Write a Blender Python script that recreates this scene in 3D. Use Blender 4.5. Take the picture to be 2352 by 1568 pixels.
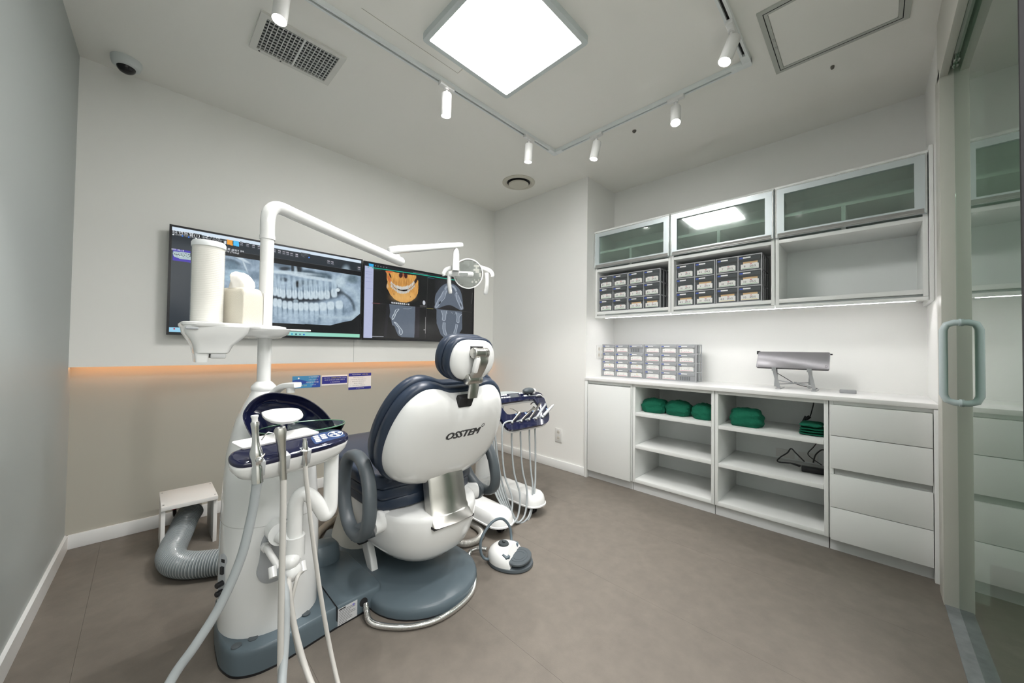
import bpy, bmesh, math, random
import numpy as np
from mathutils import Vector, Matrix
random.seed(7); RNG = np.random.default_rng(7)
for o in list(bpy.data.objects): bpy.data.objects.remove(o)
S = bpy.context.scene; COL = S.collection
# ---------------------------------------------------------------- camera
CH, YAW, PIT, ROL, FPX = 1.0485, math.radians(44.69), math.radians(1.0893), math.radians(.7469), 833.44
Fw = Vector((math.cos(PIT)*math.cos(YAW), math.cos(PIT)*math.sin(YAW), math.sin(PIT)))
Rt = Fw.cross(Vector((0, 0, 1))).normalized(); Up = Rt.cross(Fw)
Rt, Up = math.cos(ROL)*Rt+math.sin(ROL)*Up, -math.sin(ROL)*Rt+math.cos(ROL)*Up
O = Vector((0, 0, CH))
cd = bpy.data.cameras.new('camera'); cam = bpy.data.objects.new('camera', cd); COL.objects.link(cam)
m = Matrix((Rt, Up, -Fw)).transposed().to_4x4(); m.translation = O; cam.matrix_world = m
cd.sensor_width = 36; cd.lens = FPX/2352*36; cd.clip_start = .02; cd.clip_end = 60
S.camera = cam
# ---------------------------------------------------------------- world, exposure, lights
S.view_settings.view_transform = 'Standard'; S.view_settings.look = 'None'
S.view_settings.gamma = 1; S.view_settings.use_curve_mapping = False
EXPO = .70
S.view_settings.exposure = EXPO
wd = bpy.data.worlds.new('world'); S.world = wd; wd.use_nodes = True
wd.node_tree.nodes['Background'].inputs[0].default_value = (.8, .9, 1, 1)
wd.node_tree.nodes['Background'].inputs[1].default_value = .05
H = 2.5; YM = 2.845; YL = 2.905; XC = 2.584; YK = 1.686; XR = 3.035; XL = -.266; YD = -.222
PANEL_E, SPOT_W, LED_E, WARM_E = 25.0, 18.0, 43.0, 7.0
CORR_W = 35
# unseen lamp added behind the camera, brightens the chair shell through the open doorway
def added_corridor_lamp(x, y, sx, sy, w):
    l = bpy.data.lights.new('added_corridor_lamp', 'AREA'); l.shape = 'RECTANGLE'; l.size, l.size_y = sx, sy; l.energy = w; l.color = (1, .985, .985)
    o = bpy.data.objects.new('added_corridor_lamp', l); COL.objects.link(o); o.location = (x, y, 2.47)
added_corridor_lamp(.35, -1.0, 1.5, .9, CORR_W)
SPOTS = [((.347, 1.64), (-.10, -.10, -1), .0), ((1.125, 1.64), (.05, .1, -1), 0), ((1.796, 1.64), (.05, .12, -1), 0),
         ((2.08, 1.294), (-.12, .16, -1), 0), ((2.08, .779), (-.35, -.12, -1), 0), ((1.784, .431), (-.28, .28, -1), 0),
         ((1.15, .431), (-.10, .55, -1), 0), ((.62, .431), (-.15, .56, -1), 0)]  # near-rail pair is unseen, added to brighten the chair and unit column
# ---------------------------------------------------------------- unprojection onto real planes
def ray(x, y): return Fw+Rt*((x-1176)/FPX)-Up*((y-784)/FPX)
def on(ax, v, x, y):
    d = ray(x, y); return O+d*((v-O[ax])/d[ax])
def onx(v, x, y): return on(0, v, x, y)
def ony(v, x, y): return on(1, v, x, y)
def onz(v, x, y): return on(2, v, x, y)
def onp(fr, pts):            # pixel -> (u,v) on the plane of frame fr=(p0,u,v,n)
    p0, u, v, n = fr; r = []
    for p in pts:
        d = ray(*p); P = O+d*(((p0-O).dot(n))/d.dot(n)); r.append(((P-p0).dot(u), (P-p0).dot(v)))
    return r
# ---------------------------------------------------------------- materials
MATS = {}
def sr(r, g, b):
    f = lambda c: (c/255/12.92) if c/255 <= .04045 else ((c/255+.055)/1.055)**2.4
    return (f(r), f(g), f(b))
def mat(name, col=(.8, .8, .8), rough=.5, metal=0, emit=None, es=1, trans=0, ior=1.45, bump=0, bscale=60, vary=0, vscale=3, coat=0, alpha=1, aniso=0, attr=None):
    if name in MATS: return MATS[name]
    mt = bpy.data.materials.new(name); mt.use_nodes = True; nt = mt.node_tree; N = nt.nodes; L = nt.links
    b = N['Principled BSDF']; b.inputs['Base Color'].default_value = (*col, 1); b.inputs['Roughness'].default_value = rough
    b.inputs['Metallic'].default_value = metal; b.inputs['IOR'].default_value = ior
    b.inputs['Transmission Weight'].default_value = trans; b.inputs['Coat Weight'].default_value = coat; b.inputs['Alpha'].default_value = alpha
    if emit: b.inputs['Emission Color'].default_value = (*emit, 1); b.inputs['Emission Strength'].default_value = es
    tc = None
    if bump or vary:
        tc = N.new('ShaderNodeTexCoord')
    if vary:
        nz = N.new('ShaderNodeTexNoise'); nz.inputs['Scale'].default_value = vscale; nz.inputs['Detail'].default_value = 8; nz.inputs['Roughness'].default_value = .62
        L.new(tc.outputs['Object'], nz.inputs['Vector'])
        mp = N.new('ShaderNodeMapRange'); mp.inputs[1].default_value = .3; mp.inputs[2].default_value = .7; mp.inputs[3].default_value = 1-vary; mp.inputs[4].default_value = 1+vary
        L.new(nz.outputs['Fac'], mp.inputs[0])
        mx = N.new('ShaderNodeVectorMath'); mx.operation = 'SCALE'; mx.inputs[0].default_value = col; L.new(mp.outputs[0], mx.inputs['Scale'])
        L.new(mx.outputs[0], b.inputs['Base Color'])
    if bump:
        nz = N.new('ShaderNodeTexNoise'); nz.inputs['Scale'].default_value = bscale; nz.inputs['Detail'].default_value = 4
        L.new(tc.outputs['Object'], nz.inputs['Vector'])
        bp = N.new('ShaderNodeBump'); bp.inputs['Strength'].default_value = bump; bp.inputs['Distance'].default_value = .01
        L.new(nz.outputs['Fac'], bp.inputs['Height']); L.new(bp.outputs[0], b.inputs['Normal'])
    if attr:
        a = N.new('ShaderNodeAttribute'); a.attribute_name = attr
        b.inputs['Base Color'].default_value = (.01, .01, .01, 1)
        L.new(a.outputs['Color'], b.inputs['Emission Color']); b.inputs['Emission Strength'].default_value = es
    MATS[name] = mt; return mt
WALL = mat('wall paint', (.87, .87, .845), .55, bump=.04, bscale=220)
WALLB = mat('back wall film', (.87, .87, .835), .5)
WALLW = mat('lower wall beige', (.43, .415, .355), .55)
CEIL = mat('ceiling paint', (.89, .885, .84), .6)
FLOOR = mat('vinyl floor', (.162, .143, .121), .5, vary=.11, vscale=15, bump=.06, bscale=300)
BASEB = mat('baseboard white', (.78, .79, .78), .35)
LAC = mat('white lacquer', (.83, .845, .83), .28)
LACI = mat('cabinet inner white', (.82, .85, .84), .4)
KICK = mat('grey toekick', (.68, .69, .69), .35)
TOP = mat('solid surface', (.86, .86, .85), .22)
GREY = mat('grey recess', (.42, .43, .42), .4)
WPL = mat('white plastic', (.80, .81, .80), .12, coat=.3)
WPM = mat('white matt plastic', (.80, .80, .79), .35)
NAVL = mat('navy leather', (.022, .034, .058), .34, bump=.05, bscale=400)
NAVG = mat('navy gloss', (.007, .009, .034), .06, coat=.5)
BLUEG = mat('blue grey base', (.105, .140, .162), .33)
DGR = mat('dark grey rubber', (.075, .09, .10), .42)
LGR = mat('light grey plastic', (.42, .44, .46), .35)
HOSE = mat('grey hose', (.36, .39, .40), .38)
HOSEW = mat('pale hose', (.52, .51, .48), .38)
CHR = mat('chrome', (.75, .75, .74), .12, 1)
STEEL = mat('brushed steel', (.56, .55, .52), .28, 1)
ALU = mat('aluminium frame', (.66, .73, .75), .38, .55)
BLACK = mat('black plastic', (.012, .012, .014), .35)
DARK = mat('dark gap', (.02, .02, .022), .7)
SPOTM = mat('white spotlight enamel', (.82, .82, .81), .35)
EMW = mat('panel emission', (1, 1, 1), .5, emit=(1, .982, .965), es=PANEL_E)
EML = mat('spot lens emission', (1, 1, 1), .5, emit=(1, .99, .96), es=22)
EMS = mat('led strip emission', (1, 1, 1), .5, emit=(1, .98, .985), es=LED_E)
EMO = mat('warm strip emission', (1, .6, .3), .5, emit=(1, .50, .24), es=WARM_E)
FROST = mat('frosted green glass', (.74, .90, .82), .09, trans=.92, ior=1.45, coat=1)
CREAM = mat('cream plastic', (.74, .70, .60), .4, bump=.25, bscale=500)
GREENC = mat('green drape cloth', (.0, .125, .068), .85, bump=.5, bscale=90)
SILV = mat('laptop silver', (.20, .195, .205), .35, .5)
# ---------------------------------------------------------------- geometry helpers
WM = {}
def base_matrix(o): return WM.get(o.name, Matrix())
def empty(name, label, cat, loc=(0, 0, 0), rz=0, group=None):
    o = bpy.data.objects.new(name, None); COL.objects.link(o); o.empty_display_size = .05
    M = Matrix.Translation(Vector(loc)) @ Matrix.Rotation(rz, 4, 'Z'); o.location = loc; o.rotation_euler = (0, 0, rz)
    WM[o.name] = M; tag(o, label, cat, group); return o
def tag(o, label, cat=None, group=None):
    if label: o['label'] = label
    if cat: o['category'] = cat
    if group: o['group'] = group
    return o
def catmull(pts, n=8):
    P = [Vector(p) for p in pts]; out = []
    for i in range(len(P)-1):
        a, b, c, d = P[max(i-1, 0)], P[i], P[i+1], P[min(i+2, len(P)-1)]
        for k in range(n):
            t = k/n
            out.append(.5*((2*b)+(c-a)*t+(2*a-5*b+4*c-d)*t*t+(3*b-a-3*c+d)*t**3))
    out.append(P[-1]); return out
def rounded(pts, r, n=5):
    out = []; k = len(pts)
    for i in range(k):
        a, b, c = Vector(pts[i-1]), Vector(pts[i]), Vector(pts[(i+1) % k])
        d1 = (a-b); d2 = (c-b); q = min(r, d1.length*.49, d2.length*.49)
        s = b+d1.normalized()*q; e = b+d2.normalized()*q
        for j in range(n+1):
            t = j/n; out.append((s*(1-t)**2+2*b*t*(1-t)+e*t*t))
    return out
def circ(n=24, rx=1, ry=None, c=(0, 0), p=2.0, a0=0):
    ry = rx if ry is None else ry; r = []
    for i in range(n):
        a = 2*math.pi*i/n+a0; x, y = math.cos(a), math.sin(a)
        r.append((c[0]+rx*abs(x)**(2/p)*(1 if x >= 0 else -1), c[1]+ry*abs(y)**(2/p)*(1 if y >= 0 else -1)))
    return r
X3, Y3, Z3 = Vector((1, 0, 0)), Vector((0, 1, 0)), Vector((0, 0, 1))
class MB:
    def __init__(s): s.bm = bmesh.new()
    def _m(s, fs, m):
        for f in fs: f.material_index = m
    def box(s, a, b, r=0, m=0, seg=2, M=None):
        a = Vector(a); b = Vector(b); c = (a+b)/2; d = b-a
        T = Matrix.Translation(c) @ Matrix.Diagonal((abs(d.x), abs(d.y), abs(d.z), 1))
        if M: T = M @ T
        before = set(s.bm.faces) if r else None
        g = bmesh.ops.create_cube(s.bm, size=1, matrix=T); vs = g['verts']
        fs = {f for v in vs for f in v.link_faces}; s._m(fs, m)
        if r:
            es = {e for v in vs for e in v.link_edges}
            r = min(r, .49*min(abs(d.x), abs(d.y), abs(d.z)))
            bmesh.ops.bevel(s.bm, geom=list(es), offset=r, segments=seg, affect='EDGES', profile=.5, clamp_overlap=True)
            for f in set(s.bm.faces)-before: f.material_index = m
        return s
    def loft(s, rings, m=0, caps=(1, 1), closed=True):
        R = [[s.bm.verts.new(Vector(p)) for p in r] for r in rings]; n = len(R[0]); fs = []
        for i in range(len(R)-1):
            for j in range(n if closed else n-1):
                k = (j+1) % n
                try: fs.append(s.bm.faces.new((R[i][j], R[i][k], R[i+1][k], R[i+1][j])))
                except ValueError: pass
        if caps[0] and closed: fs.append(s.bm.faces.new(R[0][::-1]))
        if caps[1] and closed: fs.append(s.bm.faces.new(R[-1]))
        s._m(fs, m); return s
    def tube(s, pts, r, n=12, m=0, caps=(1, 1), spl=0, ring=None):
        P = catmull(pts, spl) if spl else [Vector(p) for p in pts]
        rs = r if isinstance(r, (list, tuple)) else [r]*len(P)
        if len(rs) != len(P):
            q = []
            for i in range(len(P)):
                t = i/(len(P)-1)*(len(rs)-1); k = min(int(t), len(rs)-2); q.append(rs[k]+(rs[k+1]-rs[k])*(t-k))
            rs = q
        T = []
        for i in range(len(P)):
            T.append((P[min(i+1, len(P)-1)]-P[max(i-1, 0)]).normalized())
        ref = Z3 if abs(T[0].z) < .9 else X3
        u = T[0].cross(ref).normalized(); rings = []
        for i, p in enumerate(P):
            u = (u-T[i]*u.dot(T[i])).normalized(); v = T[i].cross(u)
            rings.append([p+(u*math.cos(a)+v*math.sin(a))*rs[i] for a in [2*math.pi*k/n for k in range(n)]])
        return s.loft(rings, m, caps)
    def lathe(s, prof, M=Matrix(), n=24, m=0, caps=(1, 1)):
        return s.loft([[M @ Vector((r*math.cos(a), r*math.sin(a), z)) for a in [2*math.pi*k/n for k in range(n)]] for r, z in prof], m, caps)
    def dome(s, outl, fr, prof, c=(0, 0), m=0, caps=(1, 1)):
        p0, u, v, n = fr
        return s.loft([[p0+u*(c[0]+(x-c[0])*k)+v*(c[1]+(y-c[1])*k)+n*h for x, y in outl] for k, h in prof], m, caps)
    def prism(s, pts, fr, h0, h1, m=0, bev=0):
        p0, u, v, n = fr
        cx = sum(p[0] for p in pts)/len(pts); cy = sum(p[1] for p in pts)/len(pts)
        q = [(p[0], p[1]) for p in pts]
        if bev:
            def sh(d):
                o = []
                for x, y in q:
                    L = math.hypot(x-cx, y-cy) or 1; o.append((x-(x-cx)/L*d, y-(y-cy)/L*d))
                return o
            rg = [(sh(bev), h0), (q, h0+bev), (q, h1-bev), (sh(bev*.3), h1-bev*.3), (sh(bev), h1)]
        else: rg = [(q, h0), (q, h1)]
        return s.loft([[p0+u*x+v*y+n*h for x, y in r] for r, h in rg], m)
    def frame2(s, o, i, fr, h0, h1, m=0):   # ring between two loops of equal count
        p0, u, v, n = fr; W = lambda L, h: [s.bm.verts.new(p0+u*x+v*y+n*h) for x, y in L]
        R = [W(o, h0), W(o, h1), W(i, h1), W(i, h0)]; k = len(o); fs = []
        for a in range(4):
            A, B = R[a], R[(a+1) % 4]
            for j in range(k): fs.append(s.bm.faces.new((A[j], A[(j+1) % k], B[(j+1) % k], B[j])))
        s._m(fs, m); return s
    def ball(s, c, r, m=0, M=None, seg=(20, 12)):
        r = (r, r, r) if not isinstance(r, (tuple, list)) else r
        T = Matrix.Translation(Vector(c)) @ (M or Matrix()) @ Matrix.Diagonal((*r, 1))
        g = bmesh.ops.create_uvsphere(s.bm, u_segments=seg[0], v_segments=seg[1], radius=1, matrix=T)
        s._m({f for v in g['verts'] for f in v.link_faces}, m); return s
    def build(s, name, mats, parent=None, ang=40, label=None, cat=None, group=None, kind=None, flat=False, origin=True):
        bmesh.ops.recalc_face_normals(s.bm, faces=s.bm.faces)
        me = bpy.data.meshes.new(name); s.bm.to_mesh(me); s.bm.free()
        for mt in (mats if isinstance(mats, (list, tuple)) else [mats]): me.materials.append(mt)
        if not flat:
            me.shade_smooth(); me.set_sharp_from_angle(angle=math.radians(ang))
        o = bpy.data.objects.new(name, me); COL.objects.link(o)
        if parent is not None:
            M = base_matrix(parent); me.transform(M.inverted()); o.parent = parent; WM[o.name] = M
        elif origin:
            n = len(me.vertices); co = np.zeros(n*3); me.vertices.foreach_get('co', co); co = co.reshape(-1, 3)
            c = Vector(((co[:, 0].min()+co[:, 0].max())/2, (co[:, 1].min()+co[:, 1].max())/2, co[:, 2].min()))
            me.transform(Matrix.Translation(-c)); o.location = c; WM[o.name] = Matrix.Translation(c)
        if label: tag(o, label, cat, group)
        if kind: o['kind'] = kind
        return o
def frm(p0, u, v): u = Vector(u).normalized(); v = Vector(v).normalized(); return (Vector(p0), u, v, u.cross(v))
def B(name, mt, boxes, parent=None, r=0, **k):
    b = MB()
    for q in boxes: b.box(q[0], q[1], r)
    return b.build(name, mt, parent, **k)
def align(p, d):   # matrix placing +Z along d at p
    d = Vector(d).normalized(); M = d.to_track_quat('Z', 'Y').to_matrix().to_4x4(); M.translation = Vector(p); return M
def dup(root, loc=None, rz=None, label=None, group=None):
    def cp(o, par):
        c = o.copy(); COL.objects.link(c)
        if par is not None: c.parent = par
        WM[c.name] = base_matrix(o)
        for ch in list(KIDS.get(o.name, [])): cp(ch, c)
        return c
    KIDS = {}
    for o in COL.objects:
        if o.parent: KIDS.setdefault(o.parent.name, []).append(o)
    r = cp(root, None)
    if loc is not None: r.location = loc
    if rz is not None: r.rotation_euler = (0, 0, rz)
    if label: r['label'] = label
    if group: r['group'] = group
    return r
TXT = {}
def text_mesh(s, bold=False):
    if s not in TXT:
        c = bpy.data.curves.new('writing', 'FONT'); c.body = s; c.size = 1; c.align_x = 'CENTER'; c.align_y = 'CENTER'; c.resolution_u = 2
        c.extrude = .004; c.offset = .022 if bold else 0
        o = bpy.data.objects.new('writing', c); COL.objects.link(o)
        dg = bpy.context.evaluated_depsgraph_get(); me = bpy.data.meshes.new_from_object(o.evaluated_get(dg))
        bpy.data.objects.remove(o); bpy.data.curves.remove(c)
        TXT[s] = me
    return TXT[s]
def add_text(mb, s, fr, size, m=0, w=None, fn=None, off=.0006, bold=False):
    """append writing to a builder; fr frame, size = letter height; w = fit width"""
    me = text_mesh(s, bold); p0, u, v, n = fr
    V = [q.co.copy() for q in me.vertices]
    if not V: return
    wx = max(q.x for q in V)-min(q.x for q in V); sx = size if w is None else w/max(wx, 1e-6)
    vs = []
    for q in V:
        a, b, h = q.x*sx, q.y*size, off+q.z*size
        vs.append(mb.bm.verts.new(fn(a, b, h) if fn else p0+u*a+v*b+n*h))
    for f in me.polygons:
        try: ff = mb.bm.faces.new([vs[i] for i in f.vertices]); ff.material_index = m
        except ValueError: pass
# ================================================================ SETTING
# floor : vinyl sheets with hairline seams running along y
fl = B('floor', mat('screed', (.12, .10, .09), .9), [((-.75, -1.9, -.06), (3.3, 3.1, -.004))], kind='structure')
xs = [-.75, -.14, .405, .949, 1.5, 2.06, 2.62, 3.3]
for a, b in zip(xs[:-1], xs[1:]):
    B('vinyl_sheet', FLOOR, [((a+.0003, -.30, -.004), (b-.0003, 3.1, 0))], fl)
B('corridor_floor', mat('corridor vinyl', (.30, .29, .24), .35), [((-.75, -1.9, -.004), (3.3, -.30, 0))], fl)
B('ceiling', CEIL, [((-.75, -1.9, H), (3.3, 3.1, H+.08))], kind='structure')
LA = -.0315
xw = lambda y: XL+LA*(YM-y)
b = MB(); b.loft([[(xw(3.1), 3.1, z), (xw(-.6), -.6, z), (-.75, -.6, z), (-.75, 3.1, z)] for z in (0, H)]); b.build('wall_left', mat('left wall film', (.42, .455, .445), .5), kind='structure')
wb = B('wall_back', WALLW, [((xw(3)-.02, YL, 0), (XC+.3, 3.1, .95))], kind='structure')
B('upper_panel', WALLB, [((xw(3)-.02, YM, .936), (XC+.3, 3.1, H))], wb)
B('panel_lip', WALLB, [((xw(3)-.02, YM, .925), (XC+.3, YM+.005, .936))], wb)
B('light_strip', EMO, [((-.27, 2.852, .929), (XC-.01, 2.860, .9355))], wb)
B('panel_seam', GREY, [((1.135, YM-.0012, .925), (1.1373, YM, 1.10))], wb)
B('wall_right', WALL, [((XC, YK, 0), (XR+.2, YL+.05, H))], kind='structure')
B('wall_alcove', WALL, [((XR, -.6, 0), (XR+.2, YK+.02, H))], kind='structure')
B('wall_front', WALL, [((2.50, -.36, 0), (XR+.02, YD, H)), ((-.75, -.36, 2.27), (2.50, -.246, H))], kind='structure')
# skirting
b = MB(); b.loft([[(xw(YL), YL, z), (xw(-.6), -.6, z), (xw(-.6)+.012, -.6, z), (xw(YL)+.012, YL, z)] for z in (0, .072)]); b.build('baseboard_left', BASEB, kind='structure')
B('baseboard_back', BASEB, [((xw(3), YL-.012, 0), (XC, YL, .072))], r=.002, kind='structure')
B('baseboard_right', BASEB, [((XC-.012, YK+.002, 0), (XC, YL-.012, .072))], r=.002, kind='structure')
# corridor behind the glass
B('wall_corridor', mat('corridor wall', (.78, .79, .76), .6), [((-.75, -1.9, 0), (3.3, -1.8, H)), ((3.0, -1.8, 0), (3.3, -.36, H)), ((-.75, -1.8, 0), (-.70, -.36, H))], kind='structure')
# door : jamb, header, glass leaf
FRAMEM = mat('door frame beige', (.60, .595, .54), .4)
B('trim_1', FRAMEM, [((2.375, -.30, 0), (2.50, -.213, 2.27))], r=.0015, kind='structure')
B('trim_2', FRAMEM, [((-.55, -.238, 2.235), (2.43, -.213, H))], r=.0015, kind='structure')
B('trim_3', mat('door threshold', (.20, .215, .22), .45, vary=.25, vscale=14), [((-.55, -.30, 0), (2.40, -.216, .004))], kind='structure')
dr = B('door_1', mat('green tinted glass', (.16, .25, .19), .0, trans=1, ior=1.52), [((1.45, -.266, .006), (2.374, -.254, 2.30))], kind='structure')
B('door_edge', DARK, [((1.438, -.267, .006), (1.4495, -.253, 2.30))], dr)
B('door_rail', DARK, [((1.44, -.275, 2.30), (2.34, -.247, 2.34))], dr)
for x in (2.30, 2.345): B('hanger_plate', CHR, [((x-.012, -.252, 2.245), (x+.012, -.245, 2.30))], dr, r=.001)
HAND = mat('pale blue handle enamel', (.62, .71, .73), .22)
hz0, hz1 = ony(-.253, 2207, 740).z, ony(-.253, 2207, 925).z
hx = ony(-.253, 2207, 830).x
def handle(sy):
    y0 = -.254 if sy > 0 else -.266; y1 = y0+.046*sy; e = .028*sy
    b = MB(); b.tube([(hx, y0, hz0), (hx, y1-e, hz0), (hx, y1-e*.3, hz0-.008), (hx, y1, hz0-.03), (hx, y1, hz1+.03), (hx, y1-e*.3, hz1+.008), (hx, y1-e, hz1), (hx, y0, hz1)], .0125, 14)
    for z in (hz0, hz1): b.tube([(hx, y0, z), (hx, y0+.006*sy, z)], .015, 16)
    return b.build('door_handle', HAND, dr, ang=60)
handle(1); handle(-1)
# ================================================================ CEILING THINGS
pl = empty('ceiling_panel_light', 'large square white ceiling panel light glowing above the dental chair', 'light', (1.145, 1.20, H))
b = MB(); o_, i_ = [(-.275, -.275), (.275, -.275), (.275, .275), (-.275, .275)], [(-.25, -.25), (.25, -.25), (.25, .25), (-.25, .25)]
b.frame2(rounded(o_, .02, 3), rounded(i_, .006, 3), frm((1.145, 1.20, H), X3, Y3), -.03, 0); b.build('frame', mat('panel frame', (.60, .66, .66), .35), pl)
B('diffuser', EMW, [((.895, .95, H-.024), (1.395, 1.45, H-.018))], pl)
# supply air grille
vg = empty('air_grille', 'white rectangular ceiling air grille with dark slots', 'vent', (.50, 2.0, H))
b = MB(); b.frame2([(-.18, -.133), (.18, -.133), (.18, .133), (-.18, .133)], [(-.153, -.112), (.153, -.112), (.153, .112), (-.153, .112)], frm((.5, 2.0, H), X3, Y3), -.012, 0)
b.build('frame', mat('grille white', (.70, .70, .66), .4), vg)
B('backing', mat('duct dark', (.035, .04, .04), .8), [((.347, 1.888, H-.003), (.653, 2.112, H-.001))], vg)
GRB = mat('grille bar', (.78, .79, .77), .35, .3)
b = MB(); b.box((-.0012, -.112, -.011), (.0012, .112, -.003)); s0 = b.build('slat', GRB, vg); s0.location = (-.14, 0, 0)
s0.data.transform(Matrix.Translation(base_matrix(vg).translation)); 
for k in range(1, 17):
    c = s0.copy(); COL.objects.link(c); c.parent = vg; c.location = (-.14+k*.0175, 0, 0)
b = MB(); b.box((-.153, -.0012, -.009), (.153, .0012, -.003)); r0 = b.build('cross_bar', GRB, vg); r0.data.transform(Matrix.Translation(base_matrix(vg).translation)); r0.location = (0, -.1, 0)
for k in range(1, 10):
    c = r0.copy(); COL.objects.link(c); c.parent = vg; c.location = (0, -.1+k*.0218, 0)
B('centre_bar', GRB, [((.496, 1.888, H-.012), (.504, 2.112, H-.002))], vg)
for x, y in ((.36, 2.122), (.45, 2.122)):
    b = MB(); b.lathe([(.004, H-.0135), (.004, H-.011)], Matrix.Translation((x, y, 0)), 10); b.build('screw', DARK, vg)
# round diffuser
rd = empty('round_diffuser', 'round beige ceiling air diffuser near the room corner', 'vent', (2.265, 2.185, H))
M = Matrix.Translation((2.265, 2.185, 0))
b = MB(); b.lathe([(.142, H), (.142, H-.006), (.118, H-.014), (.108, H-.010), (.098, H-.001)], M, 40); b.build('ring', mat('diffuser beige', (.62, .60, .52), .4), rd)
b = MB(); b.lathe([(.107, H-.003), (.107, H-.001)], M, 32); b.build('throat', DARK, rd)
b = MB(); b.lathe([(.082, H-.014), (.088, H-.018), (.080, H-.026), (.02, H-.028)], M, 40); b.lathe([(.012, H-.002), (.012, H-.012)], M, 10); b.build('disc', mat('diffuser beige'), rd)
# camera
sc = empty('security_camera', 'white dome security camera with black lens on the ceiling', 'camera', (-.10, 2.71, H))
M = Matrix.Translation((-.10, 2.71, 0))
b = MB(); b.lathe([(.058, H), (.058, H-.012), (.053, H-.032), (.042, H-.04), (.03, H-.041)], M, 32); b.build('housing', mat('camera white', (.62, .66, .66), .35), sc)
b = MB(); b.ball((-.10, 2.71, H-.038), (.036, .036, .03), seg=(24, 14)); b.build('lens_dome', mat('black glass', (.01, .01, .012), .08), sc)
# access hatch
ht = empty('ceiling_access_hatch', 'square ceiling access hatch with a thin grey frame beside the glass door', 'hatch', (2.05, .11, H))
b = MB(); b.frame2([(-.235, -.235), (.235, -.235), (.235, .235), (-.235, .235)], [(-.2, -.2), (.2, -.2), (.2, .2), (-.2, .2)], frm((2.05, .11, H), X3, Y3), -.006, 0)
b.build('frame', mat('hatch frame', (.50, .52, .48), .45), ht)
b = MB(); b.frame2([(-.216, -.216), (.216, -.216), (.216, .216), (-.216, .216)], [(-.213, -.213), (.213, -.213), (.213, .213), (-.213, .213)], frm((2.05, .11, H), X3, Y3), -.0068, -.006)
b.build('joint', DARK, ht)
B('panel', CEIL, [((1.852, -.088, H-.004), (2.248, .308, H))], ht)
for x in (2.02, 2.08): B('latch', GREY, [((x-.008, .312, H-.008), (x+.008, .318, H-.006))], ht)
# hairline patch on the ceiling is an old board joint: trim
B('trim_4', mat('joint filler', (.42, .40, .33), .6), [((.62, 1.5475, H-.001), (1.13, 1.549, H)), ((1.13, 1.47, H-.001), (1.1315, 1.549, H))], kind='structure')
for i, (px, lab) in enumerate((((1457, 300), 'small metal sprinkler plug on the ceiling above the cabinets, between spotlights'), ((1912, 152), 'tiny grey ceiling clip beside the access hatch'))):
    p = onz(H, *px); b = MB(); b.lathe([(.013 if i == 0 else .008, H), (.013 if i == 0 else .008, H-.006), (.006, H-.014), (.003, H-.016)], Matrix.Translation((p.x, p.y, 0)), 16)
    b.build('sprinkler_head', mat('dull metal', (.18, .17, .15), .4, .5), label=lab, cat='sprinkler')
# lighting track
tk = empty('lighting_track', 'white ceiling lighting track with a dark slot running around the panel light', 'track', (1.2, 1.04, H))
RAIL = mat('track white', (.80, .84, .84), .35)
def rail(a, b_, name='rail'):
    a = Vector(a); b_ = Vector(b_); d = (b_-a).normalized(); s = Vector((-d.y, d.x))
    q = MB(); w = .0165
    for k0, k1 in ((-w, -.006), (.006, w)):
        q.loft([[(p.x+s.x*k0, p.y+s.y*k0, H-.0), (p.x+s.x*k1, p.y+s.y*k1, H), (p.x+s.x*k1, p.y+s.y*k1, H-.022), (p.x+s.x*k0, p.y+s.y*k0, H-.022)] for p in (a, b_)])
    q.loft([[(p.x-s.x*.006, p.y-s.y*.006, H), (p.x+s.x*.006, p.y+s.y*.006, H), (p.x+s.x*.006, p.y+s.y*.006, H-.008), (p.x-s.x*.006, p.y-s.y*.006, H-.008)] for p in (a, b_)], m=1)
    q.build(name, [RAIL, DARK], tk)
TX0, TX1, TY0, TY1 = .10, 2.082, .432, 1.645
rail((TX0, TY1), (TX1-.03, TY1)); rail((TX1, TY1-.03), (TX1, TY0+.03)); rail((TX1-.03, TY0), (TX0, TY0)); rail((TX0, TY0+.02), (TX0, TY1-.02))
for x, y in ((TX1, TY1), (TX1, TY0), (TX0, TY0), (TX0, TY1)):
    sx = -1 if x > 1 else 1; sy = -1 if y > 1 else 1
    B('corner_joint', RAIL, [((x-.018, y-.018, H-.025), (x+.018, y+.018, H)), ((min(x, x+.07*sx), y-.018, H-.024), (max(x, x+.07*sx), y+.018, H)), ((x-.018, min(y, y+.07*sy), H-.024), (x+.018, max(y, y+.07*sy), H))], tk, r=.001)
SLAB = ['white track spotlight at the upper left beside the air grille', 'white track spotlight hanging left of the panel light', 'white track spotlight nearest the corner joint on the chair side',
        'white track spotlight nearest the corner joint on the cabinet side', 'white track spotlight aimed at the lens above the middle of the cabinets', 'white track spotlight at the track corner near the access hatch',
        'unseen white track spotlight added on the near rail right of centre to light the chair', 'unseen white track spotlight added on the near rail at the left to light the unit column']
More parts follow.
